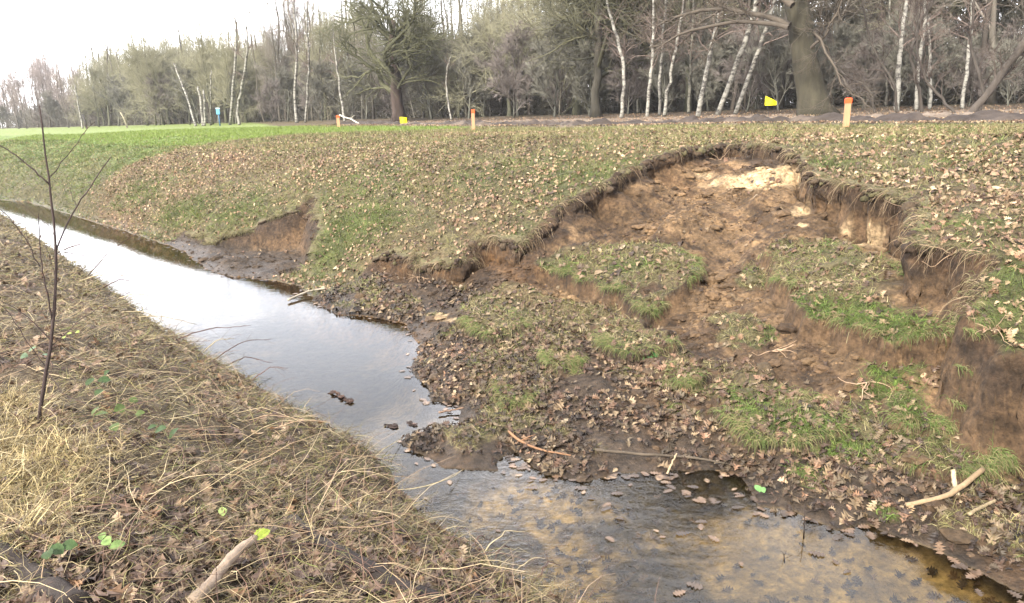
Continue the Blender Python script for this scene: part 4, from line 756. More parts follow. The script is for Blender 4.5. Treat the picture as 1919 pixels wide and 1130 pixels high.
def px_tree(name, pts, S, wpx, label, cat='tree', group=None, matl=None, tcol=(1, 1, 1), k=10, crown=None, ccol=(.13, .1, .085), limbs=(), base_flare=1.25, wob=.0, crownfn=None):
    P = np.array([ons(u, v, S) for u, v in pts]); gzz = gz(P[0, 0], P[0, 1]); P[0, 2] = gzz - .15
    sc_ = pxscale(P[1]); W_ = np.array(wpx)*sc_/2*(.74 if matl is None else 1)
    # resample smoothly
    tt = np.linspace(0, 1, len(P)); q = np.linspace(0, 1, 16); Pn = np.stack([np.interp(q, tt, P[:, i]) for i in range(3)], 1)
    for _ in range(2): Pn[1:-1] = (Pn[:-2] + 2*Pn[1:-1] + Pn[2:])/4
    Wn = np.interp(q, tt, W_); Wn[0] *= base_flare; Pn[1:-1, :2] += rs.normal(0, .02, (14, 2))
    e = empty(name, tuple(Pn[0]), label, cat, group); org = Pn[0]
    tb = MB(); tb.tube(Pn - org, Wn, k, vary(tcol, 1, 0)); tb.build('trunk', matl or M_birch, e)
    if crown or limbs:
        a = MB()
        if crown: 
            h = np.linalg.norm(Pn[-1] - Pn[0]); L1 = children((Pn - org)[None], Wn[None], crown[0], (crown[1], 1), lambda q: h*(crown[2] - crown[2]*.5*q), (25, 60), 6, .18, .08, .4, .008, droop=.03)
            L2 = children(*L1, crown[3], (.15, 1), lambda q: h*crown[2]*.4*np.ones_like(q), (20, 60), 5, .22, .02, .6, .006, droop=.05)
            L3 = children(*L2, crown[4], (.1, 1), lambda q: h*crown[2]*.2*np.ones_like(q), (20, 55), 3, .2, 0, .7, .005, droop=.06)
            for L_, f in ((L1, 1.2), (L2, 1), (L3, 1)): a.tube(*L_, 3, vary(np.array(ccol)*f, len(L_[0])))
        for pl, S2_, w0 in limbs:
            PP = np.array([ons(u, v, S2_) for u, v in pl]) - org; tt = np.linspace(0, 1, len(PP)); q = np.linspace(0, 1, 12); PP = np.stack([np.interp(q, tt, PP[:, i]) for i in range(3)], 1); PP[1:-1] = (PP[:-2] + 2*PP[1:-1] + PP[2:])/4
            PP = PP + np.r_[np.zeros((1, 3)), rs.normal(0, .03, (11, 3))]; r_ = w0*sc_/2*np.linspace(1, .3, 12)
            a.tube(PP[None], r_[None], 5, vary(np.array(ccol)*.8, 1), False); L2 = children(PP[None], r_[None], 12, (.1, 1), lambda q: 1.9*np.ones_like(q)*sc_*45, (30, 70), 6, .28, .02, .5, .008)
            L3 = children(*L2, 6, (.1, 1), lambda q: .9*np.ones_like(q)*sc_*45, (25, 65), 4, .25, .03, .6, .005); L4 = children(*L3, 5, (.1, 1), lambda q: .45*np.ones_like(q)*sc_*45, (25, 65), 3, .2, .03, .7, .004)
            for L_ in (L2, L3, L4): a.tube(*L_, 3, vary(np.array(ccol), len(L_[0])))
        a.build('crown', M_twig, e)
    return e
GB = 'white birches along the woodland edge'
BC = (14, .35, .3, 5, 4)
px_tree('birch_tree', [(367, 228), (352, 185), (340, 155), (325, 118)], 25.6, (6, 5, 4.5, 2.5), 'leaning white birch snag, leftmost of the snags left of the blue sign', group=GB, limbs=[])
px_tree('birch_tree', [(380, 228), (377, 195), (374, 175), (371, 162)], 25.8, (8, 7, 6, 5), 'short thick broken white birch stump left of its paired stump', group=GB)
px_tree('birch_tree', [(383, 228), (384, 205), (383, 185), (381, 168)], 25.7, (7, 6, 6, 4), 'short broken white birch stump standing right against its paired stump', group=GB)
px_tree('birch_tree', [(394, 228), (394, 190), (395, 160), (396, 132)], 26.2, (5, 4, 4, 2.5), 'slim straight pale birch snag just left of the blue sign', group=GB)
px_tree('birch_tree', [(430, 230), (437, 170), (442, 110), (443, 60), (440, 25)], 26.2, (7, 7, 6, 4, 2), 'slim white birch with fine crown, left one of the pair beside the blue sign', group=GB, crown=(12, .5, .22, 5, 4))
px_tree('birch_tree', [(448, 228), (444, 205), (455, 155), (465, 90), (462, 40)], 26.0, (8, 7, 7, 5, 2), 'white birch kinked near its foot, right one of the pair beside the blue sign', group=GB, crown=(12, .5, .22, 5, 4))
px_tree('birch_tree', [(556, 228), (552, 185), (556, 130), (557, 70), (548, 0), (552, -50)], 26.5, (9, 7, 6, 5, 4, 3), 'tall grey-white birch, left one of the two rising left of the leftmost stake', group=GB, crown=(16, .3, .25, 6, 5))
px_tree('birch_tree', [(572, 228), (577, 165), (579, 110), (574, 40), (580, -30)], 26.8, (6, 6, 5, 4, 3), 'tall thin white birch, right one of the two rising left of the leftmost stake', group=GB, crown=(14, .35, .25, 6, 5))
px_tree('birch_tree', [(646, 226), (640, 185), (634, 140), (627, 88), (622, 30)], 26.0, (7, 6, 5, 4, 2), 'thin white birch leaning left, rising just right of the left stake', group=GB, crown=(10, .4, .22, 5, 4))
px_tree('birch_tree', [(1163, 216), (1170, 160), (1166, 105), (1152, 55), (1136, 0), (1128, -60)], 25.2, (10, 9, 9, 8, 6, 4), 'curved white birch bending left at its top, alone right of the middle stake', group=GB, crown=BC)
px_tree('birch_tree', [(1213, 213), (1219, 155), (1223, 100), (1225, 60), (1222, -20)], 25.4, (9, 9, 8, 7, 5), 'straight patchy white birch, first of the close group right of the curved birch', group=GB, crown=BC)
px_tree('birch_tree', [(1236, 213), (1236, 150), (1241, 90), (1246, 30), (1250, -40)], 26.4, (8, 8, 7, 6, 4), 'slim white birch, second of the close group right of the curved birch', group=GB, crown=BC)
px_tree('birch_tree', [(1244, 213), (1254, 155), (1264, 100), (1274, 50), (1284, -30)], 26, (9, 8, 8, 7, 4), 'white birch leaning slightly right, third of the close group right of the curved birch', group=GB, crown=BC)
px_tree('birch_tree', [(1290, 212), (1294, 150), (1298, 60), (1300, -30)], 27.4, (9, 8, 7, 6), 'dull grey birch trunk just left of the brightest leaning birch', group=GB, crown=BC, tcol=(.5, .5, .45))
px_tree('birch_tree', [(1307, 218), (1318, 160), (1332, 95), (1346, 42), (1356, -20), (1362, -80)], 24.6, (13, 12, 11, 10, 8, 6), 'brightest white birch trunk, leaning right and first left of the steeply leaning ones', group=GB, crown=BC)
px_tree('birch_tree', [(1342, 214), (1368, 150), (1393, 88), (1410, 40), (1422, -20), (1432, -80)], 25.4, (12, 13, 13, 12, 10, 8), 'thick patchy white birch leaning steeply right behind the brightest birch', group=GB, crown=BC)
px_tree('birch_tree', [(1376, 212), (1402, 145), (1425, 85), (1442, 40), (1455, -20), (1465, -70)], 26, (11, 11, 10, 9, 8, 6), 'white birch leaning steeply right, nearest the left side of the thick mossy oak', group=GB, crown=BC)
px_tree('birch_tree', [(1682, 214), (1685, 140), (1690, 80), (1695, 20), (1700, -60)], 25.2, (13, 12, 11, 9, 8), 'thick white birch trunk, first to the right of the right stake', group=GB, crown=BC)
px_tree('birch_tree', [(1716, 213), (1721, 140), (1728, 80), (1735, 20), (1740, -60)], 25.8, (10, 9, 9, 7, 6), 'white birch trunk, second to the right of the right stake', group=GB, crown=BC)
px_tree('birch_tree', [(1744, 213), (1743, 160), (1741, 110), (1742, 30)], 26.4, (9, 8, 7, 5), 'short-looking pale birch, third to the right of the right stake', group=GB, crown=BC)
px_tree('birch_tree', [(1803, 214), (1810, 140), (1817, 80), (1822, 0), (1826, -60)], 26, (9, 9, 8, 7, 6), 'slender white birch just left of the dark leaning trunk at the right edge', group=GB, crown=BC)
px_tree('birch_tree', [(154, 230), (148, 205), (141, 160)], 25.5, (5, 4, 3), 'thin pale leaning birch stem beside the dark fence post', group=GB)
px_tree('birch_tree', [(846, 222), (838, 180), (836, 140), (845, 105)], 26.5, (5, 5, 4, 3), 'thin pale forked birch stem between the spreading oak and the middle stake', group=GB, crown=(8, .4, .2, 4, 3))
px_tree('birch_tree', [(1660, 212), (1664, 120), (1668, 40), (1670, -40)], 29, (6, 6, 5, 4), 'faint thin birch deep in the wood left of the thick white birch', group=GB, crown=BC, tcol=(.8, .8, .75))
px_tree('birch_tree', [(1195, 213), (1196, 150), (1200, 60), (1202, -30)], 28.5, (6, 6, 5, 4), 'faint thin birch deep in the wood, left of the close birch group', group=GB, crown=BC, tcol=(.7, .7, .65))
# thick mossy oak on the right
px_tree('oak_tree', [(1532, 218), (1520, 175), (1509, 120), (1500, 60), (1494, 0), (1490, -120), (1492, -280), (1480, -460)], 23.4, (70, 52, 46, 43, 41, 39, 34, 22), 'thick dark mossy oak trunk between the slanting yellow flag and the nearest stake', 'tree', None, M_bark, (.034, .03, .019), 16, None, (.085, .07, .055),
        limbs=[([(1480, 48), (1440, 32), (1380, 20), (1320, 16), (1270, 28), (1230, 48)], 22.6, 13), ([(1478, 52), (1420, 40), (1360, 42), (1300, 50), (1255, 78), (1215, 90)], 21.8, 10), ([(1485, 10), (1430, -30), (1360, -50), (1280, -60)], 22, 14), ([(1515, 0), (1580, -40), (1660, -60), (1760, -60)], 22.4, 14),
               ([(1520, 90), (1545, 70), (1560, 40), (1575, -20)], 23, 6), ([(1525, 60), (1560, 110), (1575, 150), (1600, 180), (1640, 205)], 22.5, 5), ([(1500, -100), (1560, -190), (1640, -260)], 23.4, 18), ([(1480, -110), (1400, -200), (1330, -260)], 23.4, 18), ([(1490, -250), (1400, -360), (1330, -480)], 23.4, 20), ([(1490, -280), (1580, -380), (1640, -500)], 23.4, 20)])
# drooping dark understorey stems right of it, and the leaning trunk
def droopy(pts, S, w, label, n=8):
    px_tree('understorey_tree', pts, S, w, label, 'tree', 'dark understorey stems right of the mossy oak', M_bark, (.05, .042, .035), 6, (n, .15, .35, 5, 4), (.07, .055, .048))
droopy([(1645, 213), (1632, 175), (1622, 160), (1592, 145), (1572, 130), (1565, 110)], 23.5, (5, 5, 4, 4, 3, 2), 'thin dark stem that arches left, just right of the right stake')
droopy([(1685, 213), (1680, 180), (1672, 150), (1655, 125), (1640, 100), (1625, 60), (1615, 0)], 23.8, (6, 6, 5, 5, 4, 4, 3), 'dark crooked stem in front of the thick white birch right of the stake')
droopy([(1730, 213), (1725, 170), (1712, 140), (1705, 100), (1715, 60), (1740, 20), (1750, -30)], 23.2, (7, 7, 6, 6, 5, 4, 3), 'dark S-shaped stem between the second and third birch right of the stake')
droopy([(1800, 212), (1775, 195), (1745, 165), (1728, 135), (1715, 90), (1722, 30)], 22.8, (6, 6, 5, 5, 4, 3), 'dark stem sprawling left along the ground from near the leaning trunk')
droopy([(1838, 212), (1845, 150), (1822, 110), (1818, 60), (1826, 10), (1832, -50)], 22.6, (7, 7, 6, 5, 5, 4), 'dark curved stem with a sharp bend, directly left of the leaning trunk')
px_tree('leaning_tree', [(1812, 214), (1838, 190), (1865, 155), (1892, 120), (1925, 75), (1975, 10), (2040, -80)], 21.8, (15, 13, 13, 13, 14, 13, 12), 'dark bare trunk leaning strongly right at the right edge of the wood', 'tree', None, M_bark, (.06, .05, .042), 10, (12, .3, .3, 6, 5), (.075, .06, .05))
# great spreading oak of the middle
def spreading_oak(u, S, vt, label, wpx, tcol, ccol, tw=3, vbase=224, h0=None):
    x, y = at(u, S); H = hscale(u, S, vt, 1); e = empty('oak_tree', (x, y, gz(x, y) - .1), label, 'tree'); P0 = trunkpath(H*.62, 10, 0, .03)[None]; tcol = np.array(tcol)*.6; r = wpx*pxscale((x, y, 2))/2*.85
    R_ = (r*np.linspace(1, .4, 10))[None]; R_[0, 0] *= 1.5; tb = MB(); tb.tube(P0, R_, 12, vary(tcol, 1)); tb.build('trunk', M_bark, e)
    oak_crown(P0, R_, H, tw, ccol, 1.25, .009).build('crown', M_twig, e)
spreading_oak(748, 25.8, -60, 'great oak with wide crooked limbs and a dark reddish trunk behind the left yellow flag', 30, (.06, .042, .034), (.095, .095, .055), 3)
spreading_oak(1118, 26.5, -150, 'big oak with long crooked limbs between the middle stake and the curved white birch', 22, (.05, .045, .033), (.085, .082, .05), 3)
spreading_oak(1172, 30, -260, 'upright dark-stemmed oak rising behind the curved white birch', 26, (.055, .05, .036), (.085, .082, .055), 3)

# ------------------------------------------------------------------ stakes, flags, posts, sign
def box(mb, cx, cy, z0, z1, w_, d_, col, taper=1.0, rot=0, lean=(0, 0)):
    V = []
    for z_, k in ((z0, 1), (z1, taper)):
        for a, b in ((-1, -1), (1, -1), (1, 1), (-1, 1)):
            px_, py_ = a*w_/2*k, b*d_/2*k; V.append((cx + px_*math.cos(rot) - py_*math.sin(rot) + lean[0]*(z_ - z0), cy + px_*math.sin(rot) + py_*math.cos(rot) + lean[1]*(z_ - z0), z_))
    mb.add(V, [(3, 2, 1, 0), (4, 5, 6, 7), (0, 1, 5, 4), (1, 2, 6, 5), (2, 3, 7, 6), (3, 0, 4, 7)], None, col)
def stake(u, vb, vt, D, wpx, label):
    d = ray(u, vb); k = D/d[1]; x, y = d[0]*k, d[1]*k; g = gz(x, y); zt = CZ + ray(u, vt)[2]/ray(u, vt)[1]*D; h = zt - g; w_ = wpx*D/FPX
    e = empty('survey_stake', (x, y, g), label, 'stake', 'wooden survey stakes along the bank top'); rot = rs.uniform(-.2, .2); capz = h*.86; lean = (rs.uniform(-.03, .03), .02)
    m_ = MB(); box(m_, 0, 0, -.1, capz, w_, w_, (.36, .21, .11), 1, rot, lean); p_ = m_.build('post', M_wood, e, False)
    cx, cy = lean[0]*(capz + .1), lean[1]*(capz + .1)
    m_ = MB(); box(m_, cx, cy, capz - .004, h, w_*1.12, w_*1.12, (.62, .085, .02), 1.0, rot, lean); box(m_, cx + lean[0]*(h - capz), cy, h, h + w_*.18, w_*1.1, w_*1.1, (.62, .085, .02), .7, rot, lean); m_.build('painted_top', M_paint, e, False)
    b = p_.modifiers.new('b', 'BEVEL'); b.width = .004
    return (x, y, g)
stake(635, 238, 217, 30.0, 5.6, 'wooden survey stake with orange top, leftmost and smallest, a pale stick leaning on it')
stake(887, 240, 206, 20.6, 5.8, 'wooden survey stake with orange top, the middle one by the leafy bank edge')
stake(1585, 238, 185, 12.7, 9, 'tall pale wooden stake with bright orange top, the nearest one above the landslip')
def flag(u, vc, D, wpx, hpx, label, shape, lean):
    d = ray(u, vc); k = D/d[1]; x, y, z = d[0]*k, d[1]*k, CZ + d[2]*k; g = gz(x, y); sc_ = D/FPX; e = empty('marker_flag', (x, y, g), label, 'flag', 'small yellow marker flags')
    zt = z - g + hpx*sc_/2; m_ = MB(); m_.tube(np.array([[lean*.6, 0, -.06], [lean*.3, 0, (zt)*.5], [0, 0, zt]]), [.003, .003, .003], 6, (.05, .05, .05)); m_.build('pole', M_paint, e)
    nx, nz = 10, 6; V = []
    for j in range(nz):
        for i in range(nx):
            a, b = i/(nx - 1), j/(nz - 1); top = shape(a); V.append((a*wpx*sc_, .012*math.sin(a*7 + b) , zt - hpx*sc_*(1 - top) - b*hpx*sc_*top))
    V = np.array(V); V2 = V + np.array([0, .0015, 0]); b_ = [(j*nx + i, j*nx + i + 1, (j + 1)*nx + i + 1, (j + 1)*nx + i) for j in range(nz - 1) for i in range(nx - 1)]
    m_ = MB(); m_.add(V, b_, None, (.85, .72, .01)); m_.add(V2, [q[::-1] for q in b_], None, (.85, .72, .01)); m_.build('flag_cloth', M_paint, e)
flag(749, 225, 22, 13, 11, 'small square yellow flag low in the grass in front of the spreading oak', lambda a: 1 - .12*a, .02)
flag(1434, 188.5, 14.5, 21, 17, 'yellow flag on a thin wire slanting in the wind, left of the nearest stake', lambda a: 1 - .62*a, .22)
def post(name, pts, S, w_, label, cat, col, matl=None):
    P = np.array([ons(u, v, S) for u, v in pts]); P[0, 2] = gz(P[0, 0], P[0, 1]) - .1; m_ = MB(); r_ = w_*pxscale(P[0])/2; m_.tube(P, np.full(len(P), r_), 8, col); o = m_.build(name, matl or M_bark, None, loc=P[0]); o.location = P[0]; tag(o, label, cat); return o
post('fence_post', [(162, 236), (159, 226), (154, 215)], 24.5, 4, 'dark leaning wooden post at the far edge of the green field', 'post', (.04, .035, .03))
post('leaning_pole', [(238, 231), (232, 221), (226, 211)], 24.5, 3.2, 'short pale pole leaning left at the far edge of the field', 'pole', (.2, .18, .12))
# blue sign
p = ons(411, 224, 25.3); g_ = gz(p[0], p[1]); e = empty('blue_sign', (p[0], p[1], g_), 'small light blue sign board on a post under the birches', 'sign'); k_ = pxscale(p); zc = ons(410, 211, 25.3)[2] - g_
m_ = MB(); m_.tube(np.array([[0, 0, -.1], [0, 0, zc]]), [.05, .05], 8, (.05, .12, .2)); m_.build('post', M_paint, e)
m_ = MB(); box(m_, 0, -.08, zc - .14, zc + .26, 6.5*k_, .04, (.12, .34, .52), 1, .3); o_ = m_.build('board', M_paint, e, False); bv = o_.modifiers.new('b', 'BEVEL'); bv.width = .02
m_ = MB(); box(m_, 0, -.08, zc + .27, zc + .34, 7*k_, .06, (.6, .75, .85), 1, .3); m_.build('top_rail', M_paint, e, False)

# ------------------------------------------------------------------ sticks, logs, brambles, sapling
def spath(pts, n=14, wob=.004):
    P = np.array(pts, float); seg = np.r_[0, np.cumsum(np.linalg.norm(np.diff(P, axis=0), axis=1))]; q = np.linspace(0, seg[-1], n); Q = np.stack([np.interp(q, seg, P[:, i]) for i in range(3)], 1); Q[1:-1] = (Q[:-2] + 2*Q[1:-1] + Q[2:])/4
    Q[1:-1] += rs.normal(0, wob, (n - 2, 3)); return Q
def stick(name, px, w0, w1, col, label, cat='stick', up=(.02,), matl=None, k=8, twigs=0, group=None):
    P = []
    for i, (u, v) in enumerate(px):
        lift = up[min(i, len(up) - 1)]; h = hit(u, v, lift); P.append(h + np.array([0, 0, lift]))
    Q = spath(P, 14, .0015); s_ = pxscale(P[0]); R_ = np.linspace(w0, w1, len(Q))*s_/2*(1 + rs.normal(0, .06, len(Q))); m_ = MB(); m_.tube(Q, R_, k, col)
    if twigs:
        L_ = children(Q[None], R_[None], twigs, (.2, 1), lambda q: .12*np.ones_like(q), (30, 60), 4, .2, .05, .5, .0015); m_.tube(*L_, 4, vary(col, len(L_[0])))
    o = m_.build(name, matl or M_bark, None, loc=Q[0]); o.location = Q[0]; tag(o, label, cat, group); return o
stick('cut_branch', [(362, 1130), (395, 1095), (420, 1060), (455, 1025), (478, 1008)], 26, 17, (.26, .2, .15), 'thick pale brown broken branch pointing at a bright green leaf on the near bank', up=(.03, .05, .07, .09, .1))
stick('fallen_log', [(548, 975), (590, 1015), (640, 1040), (700, 1075), (745, 1100), (830, 1135)], 26, 34, (.028, .022, .02), 'dark rotten log half buried in leaves, right of the cut branch', 'log', up=(.02,), k=12)
stick('fallen_log', [(-10, 1040), (40, 1075), (90, 1120), (140, 1150)], 60, 70, (.035, .027, .023), 'dark rotten log in the bottom corner beside the golden straw', 'log', up=(-.01,), k=12)
stick('broken_stick', [(1785, 880), (1788, 903), (1794, 928)], 9, 9, (.36, .28, .18), 'short upright pale stick in the mud beside the long crooked one', up=(.02,))
stick('crooked_branch', [(1697, 947), (1740, 940), (1780, 926), (1812, 905), (1842, 880)], 9, 11, (.24, .17, .10), 'long crooked tan branch lying in the leaves at the foot of the slip', up=(.03, .03, .04, .06, .08))
stick('broken_stick', [(1815, 965), (1845, 948), (1865, 938)], 7, 6, (.26, .2, .12), 'short tan stick in the grass below the long crooked branch', up=(.03,))
stick('thin_branch', [(953, 808), (975, 828), (1010, 843), (1070, 854)], 5, 3, (.2, .11, .06), 'thin reddish branch arched over the wet leaf mud', up=(.03, .03, .03, .02), twigs=2)
stick('thin_branch', [(1115, 843), (1180, 850), (1260, 855), (1330, 862), (1365, 870)], 6, 4, (.07, .055, .04), 'long dark thin branch lying along the water edge of the slip', up=(.02,), twigs=3)
stick('thin_branch', [(822, 773), (840, 770), (870, 764)], 4, 3, (.2, .13, .09), 'small reddish twig reaching from the mud over the water', up=(.02,))
stick('thin_branch', [(1250, 888), (1258, 872), (1268, 850)], 4, 3, (.35, .27, .17), 'short pale twig standing at the edge of the leaf mud', up=(.02, .06, .1))
stick('thin_branch', [(540, 562), (560, 553), (580, 545), (610, 540)], 5, 3, (.3, .26, .2), 'pale forked twig poking from the bank foot into the water', up=(.03, .04, .05, .06), twigs=4)
for i, (q, lab) in enumerate([([(1507, 1000), (1506, 970), (1504, 938)], 'dark upright twig rising from the water near the floating leaf raft'), ([(1471, 1045), (1470, 1035), (1468, 1028)], 'tiny dark twig sticking out of the open water')]):
    p0 = np.array([*onz(*q[0], 0), -.03]); dd = [np.array([0, 0, (q[0][1] - v)*pxscale(p0)*1.15]) + np.array([(u - q[0][0])*pxscale(p0), 0, 0]) for u, v in q]; m_ = MB(); Q = np.array([p0 + a_ for a_ in dd]); m_.tube(Q, [.004, .003, .002], 5, (.04, .03, .025))
    L_ = children(Q[None], np.full((1, 3), .003), 3, (.3, .9), lambda q_: .05*np.ones_like(q_), (30, 70), 3, .2, .1, .6, .0012); m_.tube(*L_, 4, (.04, .03, .025)); o = m_.build('water_twig', M_bark, None, loc=p0); o.location = p0; tag(o, lab, 'twig')
# pale stick leaning on the left stake
P = spath([ons(636, 216, 16.9), ons(645, 220, 16.9), ons(657, 222, 16.9), ons(665, 227, 16.9), ons(673, 231, 16.9)], 12, .01); m_ = MB(); m_.tube(P, np.linspace(.03, .02, 12), 6, (.45, .42, .36)); L_ = children(P[None], np.full((1, 12), .02), 3, (.4, .8), lambda q: .25*np.ones_like(q), (40, 70), 4, .2, .2, .6, .01); m_.tube(*L_, 4, (.4, .37, .3)); o = m_.build('pale_branch', M_bark, None, loc=P[-1]); o.location = P[-1]; tag(o, 'pale bare branch leaning beside the leftmost stake', 'branch')

# root tangles showing in the soil faces
def roots(u, v, n, L0, label):
    h = hit(u, v); m_ = MB()
    for i in range(n):
        a = rs.uniform(0, 6.28); d = np.array([math.cos(a)*.8 - .2, math.sin(a)*.5 - .5, rs.uniform(-.3, .6)]); P = [h + np.array([0, 0, .005])]
        for k in range(7): P.append(P[-1] + d*L0/7); d = nrm(d + rs.normal(0, .3, 3)); 
        P = np.array(P); gg = interp(GZ, P[:, 0], P[:, 1]); P[:, 2] = np.maximum(P[:, 2], gg + .006); m_.tube(P, np.linspace(.004, .0015, 8)*rs.uniform(.6, 1.3), 5, vary((.3, .21, .14), 1))
    o = m_.build('exposed_roots', M_twig, None, loc=h); o.location = h; tag(o, label, 'roots')
roots(1630, 718, 6, .22, 'pale exposed roots fanned out on the brown face under the large turf raft'); roots(1445, 660, 6, .2, 'thin pale roots on the soil face left of the large turf raft'); roots(1420, 690, 5, .16, 'small pale rootlets on the dark soil below the slumped turf')
roots(1785, 480, 6, .25, 'wiry roots dangling from the torn turf at the right end of the scarp'); roots(1700, 395, 7, .3, 'grey wiry roots under the turf lip on the right scarp'); roots(1855, 620, 5, .2, 'roots at the crack beside the right bank'); roots(1350, 300, 5, .25, 'fine roots hanging from the top lip of the slip'); roots(790, 520, 6, .2, 'pale broken stalks on the low soil step by the water')

# mud islands in the ditch
def island(px, sz, label, col, n=60, hz=.02, name='mud_clump'):
    m_ = MB(); c0 = np.array([*onz(*px[0], 0), 0])
    cm = np.mean([onz(u, v, 0) for u, v in px], axis=0); e0, e1 = np.array(onz(*px[0], 0)), np.array(onz(*px[-1], 0)); nb_ = 7
    clodmesh(m_, np.array([[*(e0 + (e1 - e0)*k/(nb_ - 1)), -.012] for k in range(nb_)]), np.full(nb_, max(sz*.7, .024)), vary(np.array(col)*.5, nb_, .1), .42)
    for (u, v), k in zip(px, np.linspace(1, .7, len(px))):
        c = np.array([*onz(u, v, 0), 0]); q = rs.normal(0, 1, (n, 2))*np.array([sz*.62, sz*.34])*k; r45 = np.array([[.8, .6], [-.6, .8]]); q = q@r45.T
        clodmesh(m_, np.stack([c[0] + q[:, 0], c[1] + q[:, 1], np.full(n, -.006) + rs.uniform(0, hz, n)], -1), np.clip(rs.lognormal(-4.7, .4, n), .004, .02), vary(np.array(col)*.75, n, .4), .45)
    o = m_.build(name, M_clod, None, False, loc=c0); o.location = c0; tag(o, label, 'mud clump')
island([(625, 738), (640, 745), (655, 752)], .035, 'small dark clump of mud and leaves alone in the open water', (.075, .045, .035), 30, .03)
island([(728, 798), (740, 800)], .03, 'left small dark speckled clump in the water above the mud spit', (.05, .035, .03), 16)
island([(768, 793), (775, 797)], .028, 'right small dark clump in the water above the mud spit', (.05, .035, .03), 18)

# foreground sapling
def near_pt(u, v, D): d = ray(u, v); return np.array([d[0], d[1], d[2]])*(D/d[1]) + np.array([0, 0, CZ])
DS = 1.75
hb = hit(72, 800); DS = hb[1]
e = empty('sapling', (hb[0], hb[1], hb[2]), 'thin bare dark sapling with spreading side branches on the near bank', 'sapling')
SC = (.05, .035, .032)
def sb(pts, w0, w1, dd=0, name='branch'):
    P = np.array([near_pt(u, v, DS + dd*i/len(pts)) for i, (u, v) in enumerate(pts)]); P = spath(P, 16, .0015); k = pxscale(P[0])/2; R_ = np.linspace(w0, w1, 16)*k*.6; m_ = MB(); m_.tube(P, R_, 6, SC)
    # buds
    if name == 'branch' and rs.rand() < .8:
        L_ = children(P[None], R_[None], 7, (.2, 1), lambda q: .012*np.ones_like(q), (35, 60), 3, .1, .1, 1.2, .0012); m_.tube(*L_, 4, (.12, .07, .05))
    m_.build(name, M_bark, e, loc=hb)
sb([(72, 800), (78, 745), (88, 690), (98, 620), (104, 560), (106, 500), (103, 440), (97, 380), (91, 330), (84, 270), (74, 198)], 13, 4, 0, 'stem')
sb([(92, 345), (70, 325), (40, 298), (0, 272), (-20, 262)], 5, 3, -.1); sb([(92, 335), (115, 305), (140, 275), (165, 240), (178, 228)], 3.2, 1.6, .15)
sb([(105, 470), (120, 430), (140, 392), (165, 355), (190, 318), (208, 294)], 6, 3, .1); sb([(143, 385), (136, 372), (131, 354)], 2, 1.3, .02)
sb([(98, 600), (90, 560), (78, 500), (74, 440), (72, 400)], 6, 2.5, -.1); sb([(75, 500), (50, 450), (20, 410), (0, 392)], 4, 2, -.15); sb([(107, 475), (135, 460), (155, 458)], 2, 1.2, .05)
sb([(110, 465), (150, 450), (192, 446)], 2, 1, .1); sb([(96, 640), (60, 600), (25, 575), (0, 563)], 4, 2, -.1); sb([(88, 690), (50, 640), (20, 590), (-10, 560)], 3.5, 2, -.1); sb([(104, 520), (95, 490), (85, 460)], 2, 1.2)
sb([(95, 650), (150, 600), (215, 560), (262, 540)], 3, 1.2, .2); sb([(90, 700), (120, 740), (170, 760)], 3, 2, -.1)
sb([(60, 470), (48, 440), (46, 400)], 1.6, 1); sb([(106, 455), (90, 420), (60, 400), (30, 372)], 2, 1, .1)

# dark thin stems and bramble canes over the near bank
x, y, D = cloud(9500, 1.1, 12, 1.2, (-50, 20)); near = K_('near', x, y); wsd = K_('wsd', x, y); m = (near > .5) & (wsd > .15) & (rs.rand(len(x)) < .55); x, y, D = x[m], y[m], D[m]; n = len(x)
hd = rs.uniform(0, 6.28, n); d = nrm(np.stack([np.cos(hd), np.sin(hd), rs.uniform(.05, .7, n)], -1)); Ln = rs.uniform(.12, .5, n); P = [np.stack([x, y, interp(GZ, x, y)], -1)]
for k in range(5): P.append(P[-1] + d*(Ln/5)[:, None]); d = nrm(d + rs.normal(0, .16, (n, 3)) + np.array([0, 0, -.14]))
P = np.stack(P, 1); gh = interp(GZ, P[:, :, 0].ravel(), P[:, :, 1].ravel()).reshape(n, 6); P[:, :, 2] = np.maximum(P[:, :, 2], gh + .006)
m_ = MB(); m_.tube(P, rs.uniform(.0009, .0022, (n, 1))*np.linspace(1, .4, 6)[None], 4, pick([(.16, .1, .075), (.08, .05, .04), (.28, .2, .13), (.4, .32, .2)], [3, 3, 2, 1.5], n), False); o = m_.build('dead_stems', M_twig); tag(o, kind='stuff')
# thin twigs reaching over the water from the near bank
m_ = MB()
for (u, v, du, dv) in [(150, 530, 100, -10), (165, 520, 80, -75), (215, 565, 85, -5), (225, 590, 90, 15), (240, 600, 130, 8), (330, 640, 140, -30), (380, 665, 60, -30), (400, 680, 110, -45), (120, 470, 75, -15), (420, 690, 90, -10), (470, 720, 70, -30), (190, 545, 65, -20), (880, 1040, 40, -25), (900, 1050, 90, -55), (960, 1085, 70, -40), (925, 1060, 35, -30), (1000, 1100, 50, -40)]:
    a = hit(u, v) + np.array([0, 0, .02]); D_ = a[1]; b = near_pt(u + du, v + dv, D_ + .15); c = (a + b)/2 + np.array([0, 0, .04 + .03*rs.rand()]); P = spath([a, c, b], 10, .004); m_.tube(P, np.linspace(.0035, .0012, 10)*max(1, D_/4), 4, pick([(.1, .06, .05), (.4, .33, .2)], [2, 1], 1)[0]); L_ = children(P[None], np.full((1, 10), .002), 3, (.3, .9), lambda q: .14*np.ones_like(q), (30, 60), 4, .2, .05, .6, .001*max(1, D_/4)); m_.tube(*L_, 3, (.12, .08, .06))
o = m_.build('overhanging_twigs', M_twig); tag(o, kind='stuff')
